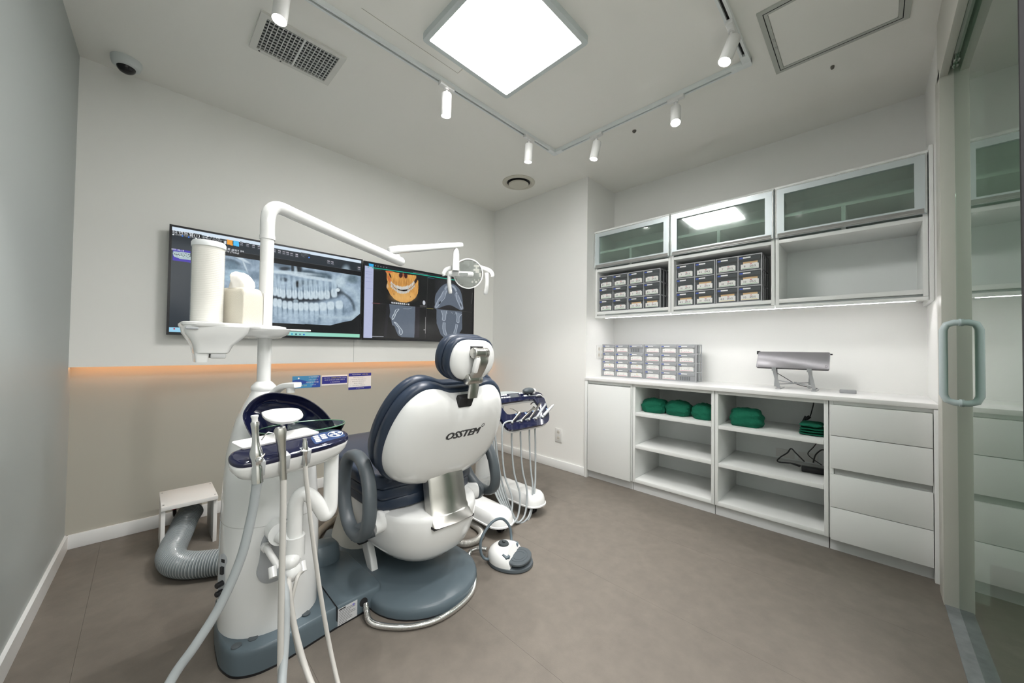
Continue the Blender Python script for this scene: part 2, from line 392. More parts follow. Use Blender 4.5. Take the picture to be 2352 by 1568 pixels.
for (xy, d, _), lab in zip(SPOTS, SLAB):
    x, y = xy; t = empty('track_spotlight', lab, 'spotlight', (x, y, H-.022), group='track spotlights'); d = Vector(d).normalized()
    alongx = y > 1.6 or y < .5
    e = (.045, .014) if alongx else (.014, .045)
    B('adapter', SPOTM, [((x-e[0], y-e[1], H-.04), (x+e[0], y+e[1], H-.018))], t, r=.003)
    b = MB(); b.tube([(x, y, H-.04), (x, y, H-.05)], .013, 14); b.tube([(x, y, H-.045), (x, y, H-.10)], .0065, 10); b.build('stem', SPOTM, t)
    side = d.cross(Z3); side = side.normalized() if side.length > .01 else X3
    c0 = Vector((x, y, H-.105))-d*.035+side*.0
    b = MB(); b.lathe([(.024, 0), (.027, .004), (.027, .116), (.0255, .118), (.0245, .117), (.0245, .108)], align(c0, d), 24, caps=(1, 0)); b.build('lamp_body', SPOTM, t)
    b = MB(); b.lathe([(.0245, .109), (.0245, .112)], align(c0, d), 24); b.build('lens', EML, t)
    l = bpy.data.lights.new('spot_beam', 'SPOT'); l.energy = SPOT_W; l.spot_size = math.radians(75); l.spot_blend = .6; l.shadow_soft_size = .02; l.color = (1, .975, .95)
    lo = bpy.data.objects.new('spot_beam', l); COL.objects.link(lo); lo.matrix_world = align(c0+d*.124, -d)
# ================================================================ CABINETS
XU = 2.713; ZU0, ZU1, ZD = 1.314, 2.053, 1.735
def glassdoor(par, y0, y1):       # y0>y1 ; frame + pane + bevelled pull
    z0, z1 = ZD+.008, ZU1-.012; d = MB(); x = XU
    o = [(-y0, z0), (-y1, z0), (-y1, z1), (-y0, z1)]; w = .042
    i = [(-y0+w, z0+.033), (-y1-w, z0+.033), (-y1-w, z1-w*.9), (-y0+w, z1-w*.9)]
    fr = frm((0, 0, 0), (0, -1, 0), Z3)      # n = -x
    d.frame2(o, i, fr, -x-.0, -x+.022); d.build('door', ALU, par, flat=True)
    dd = COL.objects[-1]
    q = MB(); q.box((x-.010, y1+w-.004, z0+.029), (x-.004, y0-w+.004, z1-w*.9+.004)); q.build('glass_pane', FROST, dd, flat=True)
    q = MB(); q.frame2([(-y0-.001, z0-.001), (-y1+.001, z0-.001), (-y1+.001, z1+.001), (-y0-.001, z1+.001)], [(-y0+.006, z0+.006), (-y1-.006, z0+.006), (-y1-.006, z1-.006), (-y0+.006, z1-.006)], fr, -x+.0221, -x+.0226)
    q.build('edge_trim', mat('bright alu', (.72, .75, .75), .25, .7), dd, flat=True)
    q = MB(); ya, yb = y0-.01, y1+.01
    q.loft([[(x-.022, ya, z0), (x-.030, ya, z0+.004), (x-.030, ya, z0+.008), (x-.022, ya, z0+.024)], [(x-.022, yb, z0), (x-.030, yb, z0+.004), (x-.030, yb, z0+.008), (x-.022, yb, z0+.024)]])
    q.build('door_pull', mat('pull alu', (.40, .40, .39), .35, .5), dd, flat=True)
UC = [(1.684, 1.047, 'left white wall cabinet unit with narrow frosted glass door above an open shelf'),
      (1.043, .419, 'middle white wall cabinet unit with frosted glass door above an open shelf holding storage drawers'),
      (.415, -.204, 'right white wall cabinet unit with wide frosted glass door above an empty open shelf')]
T = .018
for y0, y1, lab in UC:
    u = empty('wall_cabinet', lab, 'cabinet', ((XU+XR)/2, (y0+y1)/2, ZU0), group=None)
    B('side_panel', LAC, [((XU, y0-T, ZU0+.02), (XR-.002, y0, ZU1-.012))], u, r=.001)
    B('side_panel', LAC, [((XU, y1, ZU0+.02), (XR-.002, y1+T, ZU1-.012))], u, r=.001)
    B('top_panel', LAC, [((XU-.024, y1, ZU1-.012), (XR-.002, y0, ZU1))], u, r=.001)
    B('bottom_panel', LAC, [((XU, y1+T, ZU0+.032), (XR-.002, y0-T, ZU0+.055))], u, r=.001)
    B('light_rail', LAC, [((XU, y1, ZU0), (XU+.022, y0, ZU0+.019))], u, r=.001)
    B('shelf', LAC, [((XU, y1+T, ZD-.024), (XR-.002, y0-T, ZD-.002))], u, r=.001)
    B('back_panel', LACI, [((XR-.014, y1+T, ZU0+.055), (XR-.002, y0-T, ZU1-.012))], u)
    B('inner_shelf', LAC, [((XU+.006, y1+T, 1.865), (XR-.016, y0-T, 1.883))], u)
    B('inner_divider', LAC, [((XU+.006, (y0+y1)/2-.009, ZD), (XR-.016, (y0+y1)/2+.009, 1.8645))], u)
    glassdoor(u, y0-.004, y1+.004)
u = empty('cabinet_end_panel', 'tall narrow white end panel closing the wall cabinets beside the glass door', 'panel', (2.86, -.214, ZU0-.004))
B('panel', LAC, [((XU-.026, -.221, ZU0-.004), (XR-.002, -.206, ZU1+.022))], u, r=.001)
lu = empty('under_cabinet_light', 'slim glowing white light strip under the wall cabinets', 'light', (2.75, .72, ZU0))
B('profile', RAIL, [((XU+.024, -.19, ZU0+.002), (XU+.046, 1.60, ZU0+.030))], lu)
B('light_bar', EMS, [((XU+.010, -.16, ZU0-.0014), (XU+.017, 1.59, ZU0-.0002))], lu)
# ---- lower run
CT = .817
def body(t, y0, y1, shelves=()):
    B('side_panel', LAC, [((XC+.001, y0-T, .066), (XR-.002, y0, CT-.024))], t, r=.001)
    B('side_panel', LAC, [((XC+.001, y1, .066), (XR-.002, y1+T, CT-.024))], t, r=.001)
    B('back_panel', LACI, [((XR-.014, y1+T, .066), (XR-.002, y0-T, CT-.024))], t)
    B('bottom_panel', LAC, [((XC+.001, y1+T, .066), (XR-.014, y0-T, .090))], t, r=.001)
    B('top_rail', LAC, [((XC+.001, y1+T, CT-.044), (XR-.014, y0-T, CT-.0245))], t, r=.001)
    B('kickboard', KICK, [((XC+.022, y1, 0), (XC+.036, y0, .064))], t)
    for z in shelves: B('shelf', LAC, [((XC+.004, y1+T+.001, z-.024), (XR-.015, y0-T-.001, z))], t, r=.001)
t = empty('base_cabinet', 'white base cabinet with one plain handleless door next to the wall corner', 'cabinet', (2.8, 1.47, 0))
body(t, 1.684, 1.276)
B('finger_recess', GREY, [((XC+.002, 1.30, CT-.050), (XC+.012, 1.66, CT-.0245))], t)
B('door', LAC, [((XC-.018, 1.283, .066), (XC, 1.655, CT-.052))], t, r=.0012)
B('filler', LAC, [((XC-.018, 1.662, 0), (XC+.018, 1.684, CT-.0245))], t, r=.001)
t = empty('base_cabinet', 'narrower open white base cabinet with three shelves holding three green bundles', 'cabinet', (2.8, 1.0, 0)); body(t, 1.272, .718, (.582, .340))
t = empty('base_cabinet', 'wider open white base cabinet with three shelves holding one green bundle and black cables', 'cabinet', (2.8, .44, 0)); body(t, .714, .164, (.575, .335))
B('cable_port', mat('socket white', (.74, .74, .72), .4), [((XR-.018, .36, .345), (XR-.0135, .46, .40)), ((XR-.018, .24, .345), (XR-.0135, .34, .40))], t)
t = empty('base_cabinet', 'white base cabinet with four wide handleless drawers beside the glass door', 'cabinet', (2.8, -.02, 0)); body(t, .160, -.220)
B('finger_recess', GREY, [((XC+.002, -.20, CT-.045), (XC+.012, .14, CT-.0245))], t)
B('finger_recess', GREY, [((XC+.002, -.20, .400), (XC+.012, .14, .445))], t)
for z0, z1 in ((.612, .772), (.440, .609), (.237, .406), (.066, .234)):
    B('drawer', LAC, [((XC-.018, -.202, z0), (XC, .155, z1))], t, r=.0012)
B('filler', LAC, [((XC-.018, -.2205, 0), (XC+.01, -.205, CT-.0245))], t, r=.001)
B('countertop', TOP, [((XC-.022, YD+.0015, CT-.023), (XR-.001, YK-.001, CT))], r=.002, label='long white solid countertop running over the base cabinets', cat='countertop')
# ---- storage drawer organisers
TAGB = mat('tag blue', (.05, .10, .45), .35); TAGW = mat('tag white', (.86, .87, .88), .3)
CARD = mat('card white', (.82, .82, .80), .5); INK = mat('ink', (.03, .03, .035), .6); GLN = mat('green line', (.10, .45, .16), .5)
REDM = mat('red mark', (.55, .05, .06), .5); PINK = mat('pink line', (.60, .12, .22), .5); YELM = mat('yellow mark', (.75, .62, .08), .5); TANM = mat('tan paper', (.62, .42, .22), .6)
SMOKE = mat('smoky drawer plastic', (.085, .095, .10), .12, coat=.6); SMOKE2 = mat('drawer inner dark', (.03, .032, .035), .4)
ORG = mat('organiser grey', (.42, .43, .45), .42)
CLEAR = mat('clear drawer plastic', (.33, .34, .35), .15, coat=.4)
def organiser(label, x, y0, y1, z0, z1, nc, nr, dep, texts, style, opensides):
    t = empty('drawer_organiser', label, 'organiser', (x+dep/2, (y0+y1)/2, z0), group='grey plastic drawer organisers')
    e = .006; W = (y0-y1-e)/nc; Hh = (z1-z0-e)/nr
    b = MB()
    for k in range(nc+1): b.box((x, y0-e-k*W, z0), (x+(dep if 0 < k < nc else .012), y0-k*W, z1))
    for k in range(nr+1): b.box((x+.0004, y1, z0+k*Hh), (x+dep, y0, z0+k*Hh+e))
    for yy in (y0-e, y1):
        for xx in ((x+dep*.45, x+dep-.012) if opensides else (x+dep*.3, x+dep*.6, x+dep-.012)):
            b.box((xx, yy, z0), (xx+.012, yy+e*.8, z1))
    b.build('frame', ORG, t, flat=True)
    for r in range(nr):
        for c in range(nc):
            tx = texts[r][c]; ya = y0-e-c*W-.0015; yb = y0-(c+1)*W+.0015; zb = z0+(nr-1-r)*Hh+e+.001; zt = zb+Hh-e-.002
            w = ya-yb; h = zt-zb
            b = MB(); bulge = .006
            b.loft([[(x+dep-.02, yy, zb), (x+dep-.02, yy, zt), (x+.002, yy, zt), (x-bulge, yy, zt-h*.08), (x-bulge, yy, zt-h*.30), (x+.001, yy, zt-h*.42), (x+.001, yy, zb)] for yy in (ya, yb)])
            d = b.build('drawer', SMOKE if style else CLEAR, t, flat=True)
            fr = frm((x-bulge-.0005, ya, zt-h*.19), (0, -1, 0), Z3)
            b = MB(); b.box((x-bulge-.0016, ya-w*.20, zt-h*.21), (x-bulge-.0002, ya-w*.05, zt-h*.11), m=0); b.box((x-bulge-.0014, ya-w*.56, zt-h*.19), (x-bulge-.0002, ya-w*.21, zt-h*.10), m=1)
            b.build('tag', [TAGB, TAGW], d, flat=True)
            if tx is None:
                b = MB()
                for k in range(5): b.box((x, ya-w*(.12+.13*k), zb+h*.06), (x+.0008, ya-w*(.20+.13*k), zb+h*.52))
                b.build('packet', mat('clear packet', (.16, .17, .18), .3), d, flat=True); continue
            b = MB(); xf = x-.0012; ch = h*(.40 if style else .56); a0, a1 = ya-w*.10, yb+w*.08; cz = zb+h*.06
            b.box((xf, a1, cz), (x+.0008, a0, cz+ch*.88), m=0); b.box((xf+.0002, a1+w*.05, cz+ch*.88), (x+.0008, a0-w*.12, cz+ch), m=0)
            b.box((xf-.0003, a1+w*.06, cz+ch*.10), (xf, a0-w*.04, cz+ch*.16), m=2 if style and tx[1] != 'y' else (5 if style else 4))
            if style:
                fr = frm((xf-.0002, 0, 0), (0, -1, 0), Z3)
                l, r_ = tx[0].split(' ')
                add_text(b, l, frm((xf-.0002, a0-w*.18, cz+ch*.46), (0, -1, 0), Z3), ch*.48, 1)
                add_text(b, r_, frm((xf-.0002, a0-w*.55, cz+ch*.46), (0, -1, 0), Z3), ch*.46, 1)
                b.box((xf-.0003, a0-w*.52, cz+ch*.78), (xf, a0-w*.42, cz+ch*.88), m=3)
                if tx[1] in 'ty': b.box((xf+.0008, a1+w*.05, cz+ch*.9), (x+.0006, a0-w*.1, cz+ch*1.28), m=6)
            else:
                if tx[1] == 'n':
                    add_text(b, tx[0], frm((xf-.0002, (a0+a1)/2, cz+ch*.5), (0, -1, 0), Z3), ch*.36, 1)
                else:
                    add_text(b, 'H', frm((xf-.0002, a0-w*.10, cz+ch*.42), (0, -1, 0), Z3), ch*.30, 1)
                    add_text(b, 'mini   2.0   \u00d84.0', frm((xf-.0002, a0-w*.42, cz+ch*.36), (0, -1, 0), Z3), ch*.16, 1)
                    if tx[1] == 'k': b.box((xf-.0003, a1+w*.30, cz+ch*.68), (xf, a1+w*.40, cz+ch*.80), m=5)
                    else: add_text(b, 'REGULAR', frm((xf-.0002, a1+w*.28, cz+ch*.74), (0, -1, 0), Z3), ch*.11, 1)
            b.build('label_card', [CARD, INK, GLN, REDM, PINK, YELM, TANM], d, flat=True)
zb = ZU0+.055
O1 = ['8.5 \u00d84.0', '10 \u00d84.0', '8.5 \u00d85.0', '10 \u00d85.0', '7 \u00d84.5', '8.5 \u00d84.5', '7 \u00d85.5', '8.5 \u00d85.5', '10 \u00d84.5', '7 \u00d85.0', '10 \u00d85.5', '8.5 \u00d84.0']
O2 = ['7 \u00d84.5', '8.5 \u00d84.5', '7 \u00d85.5', '8 \u00d85.5', '10 \u00d84.5', '7 \u00d85.0', '10 \u00d84.0', '10 \u00d85.5', '8.5 \u00d85.0', '10 \u00d85.0', '8.5 \u00d83.5', '10 \u00d83.5']
F1 = 'ggggggggggtt'; F2 = 'gggtgtgtttyy'
def half(L, F, h): return [[(L[r*4+c], F[r*4+c]) for c in (0+2*h, 1+2*h)] for r in range(3)]
organiser('left half of the drawer organiser pair in the left wall cabinet', 2.735, 1.660, 1.398, zb, zb+.305, 2, 3, .2, half(O1, F1, 0), 1, 0)
organiser('right half of the drawer organiser pair in the left wall cabinet', 2.735, 1.394, 1.132, zb, zb+.305, 2, 3, .2, half(O1, F1, 1), 1, 0)
organiser('left half of the drawer organiser pair in the middle wall cabinet', 2.735, 1.020, .757, zb, zb+.308, 2, 3, .2, half(O2, F2, 0), 1, 0)
organiser('right half of the drawer organiser pair in the middle wall cabinet', 2.735, .753, .488, zb, zb+.308, 2, 3, .2, half(O2, F2, 1), 1, 0)
CO = [['nnx', 'ppp'], ['ppp', 'ppp'], ['kpk', 'ppp'], ['ppk', 'ppx']]
def cot(h): return [[(('8.5 \u00d83.5' if c == 0 else '10 \u00d83.5'), 'n') if q == 'n' else (None if q == 'x' else ('', q)) for c, q in enumerate(CO[r][h])] for r in range(4)]
XO = 2.83
organiser('left half of the pale drawer organiser standing on the countertop', XO, 1.680, 1.302, CT, CT+.278, 3, 4, .13, cot(0), 0, 1)
organiser('right half of the pale drawer organiser standing on the countertop', XO, 1.298, .908, CT, CT+.278, 3, 4, .13, cot(1), 0, 1)
# ---- wall sockets
def socket(label, c, axis, w, h, holes):
    t = empty('wall_socket', label, 'socket', c)
    c = Vector(c); SK = mat('socket white')
    def bx(u0, u1, z0, z1, d0, d1):
        return ((c.x-d1, c.y+u0, c.z+z0), (c.x-d0, c.y+u1, c.z+z1)) if axis == 'x' else ((c.x+u0, c.y-d1, c.z+z0), (c.x+u1, c.y-d0, c.z+z1))
    B('plate', SK, [bx(-w/2, w/2, -h/2, h/2, .0005, .008)], t, r=.003)
    for u, z in holes:
        b = MB(); M = align(Vector(bx(u, u, z, z, .0078, .0082)[0]), (-1, 0, 0) if axis == 'x' else (0, -1, 0))
        b.lathe([(.017, 0), (.017, .0012), (.015, .0012), (.0145, .0006), (.0, .0006)], M, 24)
        b.build('outlet', mat('outlet cream', (.66, .64, .58), .4), t)
        b = MB()
        for s_ in (-.007, .007):
            q = bx(u+s_, u+s_, z, z, .0078, .0098)[0]; b.lathe([(.0024, 0), (.0024, .0004)], align(Vector(q), (-1, 0, 0) if axis == 'x' else (0, -1, 0)), 10)
        b.build('pin_hole', DARK, t)
socket('white double wall socket low on the wall near the dental cart', (XC, 1.960, .290), 'x', .072, .118, ((0, .026), (0, -.026)))
p = ony(YK, 1377, 808); socket('white four-hole wall socket above the countertop, half hidden by the organiser', (p.x+.006, YK, p.z), 'y', .118, .115, ((-.026, .026), (.026, .026), (-.026, -.026), (.026, -.026)))
# ---- laptop and stand
t = empty('laptop', 'closed silver-grey laptop resting tilted on a folding stand on the countertop', 'laptop', (2.86, .33, .94))
u = Vector((0, -1, 0)); v = Vector((.55, 0, .80)).normalized(); fr = frm((2.80, .350, .952), u, v)
L = [(-.180, 0), (.178, 0), (.178, .130), (-.180, .130)]
fr = frm((2.80, .352, .945), u, Vector((.62, 0, .78)))
b = MB(); b.prism(rounded([(-.18, 0), (.18, 0), (.18, .128), (-.18, .128)], .008, 3), fr, .0, .007, bev=.0015); b.build('lid', SILV, t)
b = MB(); b.prism(rounded([(-.178, .002), (.178, .002), (.178, .126), (-.178, .126)], .008, 3), fr, -.009, -.0005); b.build('keyboard_base', BLACK, t)
b = MB(); fn = fr[0]; b.box(fn+Vector((.075, .171, .085)), fn+Vector((.085, .190, .108)), .002); b.build('plug', BLACK, t)
b = MB(); b.box(fn+Vector((.08, -.19, .088)), fn+Vector((.088, -.178, .096)), .002); b.build('side_plug', BLACK, t)
b = MB(); b.frame2([(.160, .012), (.170, .012), (.170, .028), (.160, .028)], [(.162, .014), (.168, .014), (.168, .026), (.162, .026)], fr, .007, .0073); b.build('small_mark', BLACK, t, flat=True)
t = empty('laptop_stand', 'folding aluminium cross-leg laptop stand on the countertop', 'stand', (2.87, .34, CT))
AL = mat('stand aluminium', (.42, .43, .44), .32, .7)
for yc, s_ in ((.435, -1), (.262, -1)):
    b = MB()
    b.loft([[(2.782+dx, yc+dy, .950), (2.790+dx, yc+dy, .950), (2.790+dx, yc+dy, .930), (2.782+dx, yc+dy, .930)] for dx, dy in ((0, .011), (0, -.011))])
    def bar(p, q, w, th): 
        p, q = Vector(p), Vector(q); b.loft([[(k.x-th, k.y-w, k.z), (k.x+th, k.y-w, k.z), (k.x+th, k.y+w, k.z), (k.x-th, k.y+w, k.z)] for k in (p, q)])
    bar((2.786, yc, .945), (2.800, yc-.022, CT+.006), .009, .003)
    bar((2.90, yc+.006, .990), (2.815, yc-.012, CT+.02), .006, .003); bar((2.90, yc+.004, .955), (2.90, yc+.01, CT+.006), .006, .003)
    b.box((2.775, yc-.034, CT), (2.93, yc-.010, CT+.005), .001)
    b.build('leg', AL, t, flat=True)
b = MB()
for a_, c_ in (((2.80, .415, CT+.03), (2.92, .255, CT+.045)), ((2.80, .245, CT+.03), (2.92, .43, CT+.045))): b.tube([a_, c_], .0035, 8)
b.lathe([(.007, -.004), (.007, .008)], Matrix.Translation((2.86, .336, CT+.038)), 12); b.build('cross_brace', AL, t)
b = MB(); b.tube([(2.90, .50, .99), (2.91, .46, .93), (2.95, .40, .88), (2.93, .34, .845), (2.91, .27, .83), (2.96, .24, CT+.006)], .0022, 6, spl=6); b.build('charging_cable', BLACK, label='thin black cable hanging behind the laptop stand', cat='cable')
b = MB(); b.prism(rounded([(-.035, -.022), (.035, -.022), (.035, .022), (-.035, .022)], .016, 5), frm((2.835, .094, CT), (0, -1, 0), X3), 0, .020, bev=.004) if False else b.loft([[(2.835+x, .094+y, z) for x, y in rounded([(-.022*k, -.036*k), (.022*k, -.036*k), (.022*k, .036*k), (-.022*k, .036*k)], .016, 5)] for k, z in ((.97, CT), (1, CT+.003), (1, CT+.017), (.95, CT+.0205))])
b.build('adapter_puck', mat('puck grey plastic', (.36, .37, .38), .35), label='small pale grey rounded box on the countertop right of the laptop', cat='box')
# ---- green drapes
from mathutils import noise as NZ
def cloth(name, label, cat, c, sx, sy, sz, seed, flatness=2.6, folds=()):
    b = MB(); g = bmesh.ops.create_cube(b.bm, size=2); bmesh.ops.subdivide_edges(b.bm, edges=b.bm.edges[:], cuts=14, use_grid_fill=True)
    for v_ in b.bm.verts:
        p = v_.co; L = (abs(p.x)**flatness+abs(p.y)**flatness+abs(p.z)**2.4)**(1/flatness)
        q = p/L
        n = NZ.noise(q*1.7+Vector((seed, 0, 0)))*.14+abs(NZ.noise(q*3.6+Vector((0, seed, 0))))*.16
        wr = math.sin(q.z*9+q.x*3+seed+q.y*2)*.035*(1-abs(q.z)*.5)
        q = q*(1+n*.8+wr-.05)
        if q.z < -.62: q.z = -.62
        v_.co = Vector((c[0]+q.x*sx, c[1]+q.y*sy, c[2]+(q.z+.62)*sz))
    o = b.build(name, GREENC, None, ang=75, label=label, cat=cat, group='green drape bundles' if folds == () else None)
    return o
zs1, zs2 = .583, .576
cloth('drape_bundle', 'leftmost green wrapped drape bundle in the narrower open cabinet', 'bundle', (2.735, 1.165, zs1), .085, .090, .064, 1.3)
cloth('drape_bundle', 'second green wrapped drape bundle, between two others in the narrower open cabinet', 'bundle', (2.735, .990, zs1), .080, .090, .064, 5.1)
cloth('drape_bundle', 'third green wrapped drape bundle, against the right side of the narrower open cabinet', 'bundle', (2.725, .822, zs1), .080, .074, .064, 9.7)
cloth('drape_bundle', 'lone green wrapped drape bundle on the top shelf of the wider open cabinet', 'bundle', (2.72, .565, zs2), .085, .094, .070, 13.2)
t = empty('folded_drapes', 'neatly folded stack of green cloth at the right end of the open shelf', 'cloth', (2.74, .245, zs2))
for k in range(4):
    b = MB(); g = bmesh.ops.create_cube(b.bm, size=2); bmesh.ops.subdivide_edges(b.bm, edges=b.bm.edges[:], cuts=8, use_grid_fill=True)
    hh = .012 if k < 3 else .022
    for v_ in b.bm.verts:
        q = v_.co; L = (abs(q.x)**6+abs(q.y)**6+abs(q.z)**2)**(1/6)
        q = Vector((q.x/max(1, L), q.y/max(1, L), q.z*(1-.45*max(abs(q.x), abs(q.y))**6)))
        w = NZ.noise(Vector((q.x*2, q.y*2, k*3.1)))*.006
        v_.co = Vector((2.73+q.x*.075, .243+q.y*(.058-.002*k)+(.004 if k == 3 else 0), zs2+.001+k*.0145+(hh/2)+q.z*hh/2*.95+w*(k*.3)))
    b.build('cloth_layer', GREENC, t, ang=75)
# power supply and cords
t = empty('power_adapter', 'black power adapter with looping cords on the shelf below the folded cloth', 'adapter', (2.80, .24, .336))
b = MB(); b.box((-.022, -.062, 0), (.022, .062, .030), .004, M=Matrix.Translation((2.80, .238, .336)) @ Matrix.Rotation(.12, 4, 'Z')); b.build('brick', BLACK, t)
q_ = lambda x, ps: [onx(x, *p) for p in ps]
b = MB(); b.tube(q_(2.80, [(1840, 1070), (1820, 1064), (1787, 1060), (1792, 1050), (1808, 1040), (1817, 1030), (1828, 1040), (1848, 1060)]), .0038, 8, spl=6)
b.tube(q_(2.79, [(1838, 1070), (1815, 1063)]), [.0075, .004], 8)
b.tube(q_(2.84, [(1868, 1062), (1873, 1045), (1885, 1034), (1893, 1033)]), .0038, 8, spl=6)
b.tube(q_(2.88, [(1879, 1013), (1868, 1027), (1856, 1040), (1862, 1050), (1888, 1068)]), .0026, 8, spl=6); b.build('cord', BLACK, t)
b = MB(); b.tube(q_(2.9, [(1869, 918), (1868, 930), (1862, 952), (1858, 960)]), .003, 8, spl=6); b.tube(q_(2.9, [(1860, 956), (1852, 962)]), .010, 10); b.tube(q_(2.9, [(1852, 956), (1846, 968)]), .009, 10)
b.build('power_plug_cord', BLACK, label='black cord with plug dropping behind the folded green cloth', cat='cord')
# ================================================================ DENTAL CHAIR
XCH = .92
ch = empty('dental_chair', 'navy leather dental chair with glossy white shell seen from behind', 'chair', (XCH, 1.55, 0))
# base plate
def outline_base(w, y0, y1, n=20, c=XCH-.02):
    r = []
    for k in range(n+1):
        a = math.pi+math.pi*k/n; r.append((c+w*math.cos(a), y0+w*1.0+w*math.sin(a)))
    r += [(c+w, y1-.1), (c+w-.06, y1), (c-w+.06, y1), (c-w, y1-.1)]
    return r
OB = outline_base(.245, 1.195, 2.12)
b = MB(); b.loft([[(XCH-.02+(x-XCH+.02)*k, 1.6+(y-1.6)*k2, z) for x, y in OB] for k, k2, z in ((1, 1, .004), (1, 1, .028), (.985, .992, .040), (.95, .972, .048), (.80, .84, .058))])
b.build('base_plate', BLUEG, ch)
b = MB(); b.loft([[(XCH-.02+(x-XCH+.02)*1.003, 1.6+(y-1.6)*1.003, z) for x, y in OB] for z in (0, .005)]); b.build('base_gasket', BLACK, ch)
# lift column cover and link arms
b = MB(); rr = lambda cx, cy, sx, sy, z, p=3: [(x, y, z) for x, y in circ(28, sx, sy, (cx, cy), p)]
b.loft([rr(.90, 1.93, .20, .17, .05), rr(.90, 1.93, .19, .16, .10), rr(.90, 1.92, .17, .14, .19), rr(.90, 1.90, .13, .10, .26), rr(.90, 1.88, .09, .07, .30)]); b.build('lift_cover', mat('warm white plastic', (.66, .65, .60), .3), ch)
for s_ in (-1, 1):
    xc = XCH-.02+s_*.125
    b = MB(); sec = [(-.028, -.02), (.028, -.02), (.028, .02), (-.028, .02)]
    P0, P1 = Vector((xc-.035*(s_ < 0), 1.58, .045)), Vector((xc-.03*(s_ < 0), 1.86, .42)); d = (P1-P0).normalized(); nn = d.cross(X3).normalized()
    b.loft([[P+X3*x_*.55+nn*(y_*w) for x_, y_ in rounded(sec, .008, 3)] for P, w in ((P0, .9), (P0+d*.05, 1.5), (P0.lerp(P1, .5), 2.2), (P1, 2.4))]); b.build('lift_arm', WPL, ch)
b = MB(); b.lathe([(.05, -.20), (.05, .20)], align((XCH-.02, 1.66, .20), X3), 20); b.lathe([(.075, -.09), (.075, .09)], align((XCH-.02, 1.70, .16), X3), 20); b.build('lift_pivot', DARK, ch)
# under-seat bowl
b = MB(); yc = 1.60; rings = []
for z, kx, ky in ((.122, .25, .34), (.130, .50, .57), (.153, .70, .76), (.192, .85, .88), (.243, .945, .95), (.30, .99, .99), (.345, 1.0, 1.0), (.362, .99, .99), (.368, .965, .97)):
    rings.append([(XCH+x, yc+y, z+(max(0, y)*.25)) for x, y in circ(40, .245*kx, .365*ky, p=2.5)])
rings.append([(XCH+x, yc+y, .372+max(0, y)*.25) for x, y in circ(40, .205, .31, p=2.5)])
b.loft(rings); b.build('seat_shell', WPL, ch)
# seat cushion: stacked leather layers
def slab(name, pts_w, z_off, th, grow=0, m=NAVL):
    b = MB(); prof = [(-.35, .0), (-.08, .08), (0, .3), (.0, .7), (-.10, .95), (-.4, 1.0)]
    pass
SL = [(1.375, .15, .440), (1.42, .235, .425), (1.52, .268, .425), (1.65, .275, .430), (1.80, .272, .440), (1.95, .262, .450), (2.08, .240, .450), (2.16, .215, .440), (2.215, .16, .425)]
def seat_layer(name, zlo, zhi, dw, dy, shrink=0):
    b = MB(); rings = []
    for y, w, z in SL:
        w = w+dw; y2 = 1.65+(y-1.65)*(1+dy); k = max(0, (y-1.95)/.27); lo = z+zlo+(.035*k); hi = z+zhi
        r_ = min((hi-lo)*.45, .022)
        sec = rounded([(-w, lo), (w, lo), (w, hi), (-w, hi)], r_, 4)
        rings.append([(XCH+x, y2, z_+(0 if z_ < hi-.001 else -.012*(1-min(1, abs(x)/w)**2)))
                      for x, z_ in sec])
    b.loft(rings); return b.build(name, NAVL, ch, ang=50)
seat_layer('seat_pad', .035, .095, 0, 0); seat_layer('seat_pad', -.010, .037, -.004, -.01); seat_layer('seat_pad', -.055, -.008, -.012, -.02)
# ridge at the rear of the pad where the back meets
b = MB(); b.tube([(XCH-.20, 1.43, .50), (XCH-.17, 1.40, .535), (XCH-.08, 1.385, .545), (XCH+.08, 1.385, .545), (XCH+.17, 1.40, .535), (XCH+.20, 1.43, .50)], .028, 12, spl=5); b.build('seat_pad_roll', NAVL, ch)
# legrest underside
b = MB(); b.loft([[(XCH+x, y, z) for x, z in rounded([(-w, .345), (w, .345), (w, .40), (-w, .40)], .02, 3)] for y, w in ((1.8, .20), (2.17, .17))]); b.build('legrest_tray', WPM, ch)
# backrest
ta = math.radians(24); vb = Vector((0, -math.sin(ta), math.cos(ta))); BP = Vector((XCH-.004, 1.30, .70)); FB = (BP, X3, vb, X3.cross(vb))
HB = [(0, .190), (.05, .192), (.09, .206), (.135, .216), (.178, .210), (.214, .186), (.243, .150), (.265, .100), (.279, .045), (.285, -.017), (.281, -.068), (.266, -.118), (.240, -.160), (.203, -.193), (.150, -.219), (.085, -.234), (0, -.238)]
half_ = catmull([(x, y, 0) for x, y in HB], 3); OUT = [(p.x, p.y) for p in half_][::-1]+[(-p.x, p.y) for p in half_][1:-1]
CB = (0, -.02)
PROF = [(1.0, 0), (1.0, .012), (.985, .028), (.94, .052), (.85, .073), (.70, .088), (.5, .096), (.28, .099), (.08, .100)]
FBr = (BP, X3, vb, X3.cross(vb))      # n = -y side (rear)
assert FBr[3].y < 0
def domeh(x, y):
    # dome height at plane point
    dx, dy = x-CB[0], y-CB[1]; a = math.atan2(dy, dx); best = None
    rr_ = math.hypot(dx, dy); bm_ = 9; R_ = .25
    for px, py in OUT:
        q = abs((math.atan2(py-CB[1], px-CB[0])-a+math.pi) % (2*math.pi)-math.pi)
        if q < bm_: bm_, R_ = q, math.hypot(px-CB[0], py-CB[1])
    s_ = min(1, rr_/R_)
    for (k1, h1), (k2, h2) in zip(PROF[1:], PROF[2:]):
        if k2 <= s_ <= k1: return h2+(h1-h2)*(s_-k2)/(k1-k2+1e-9)
    return PROF[-1][1]
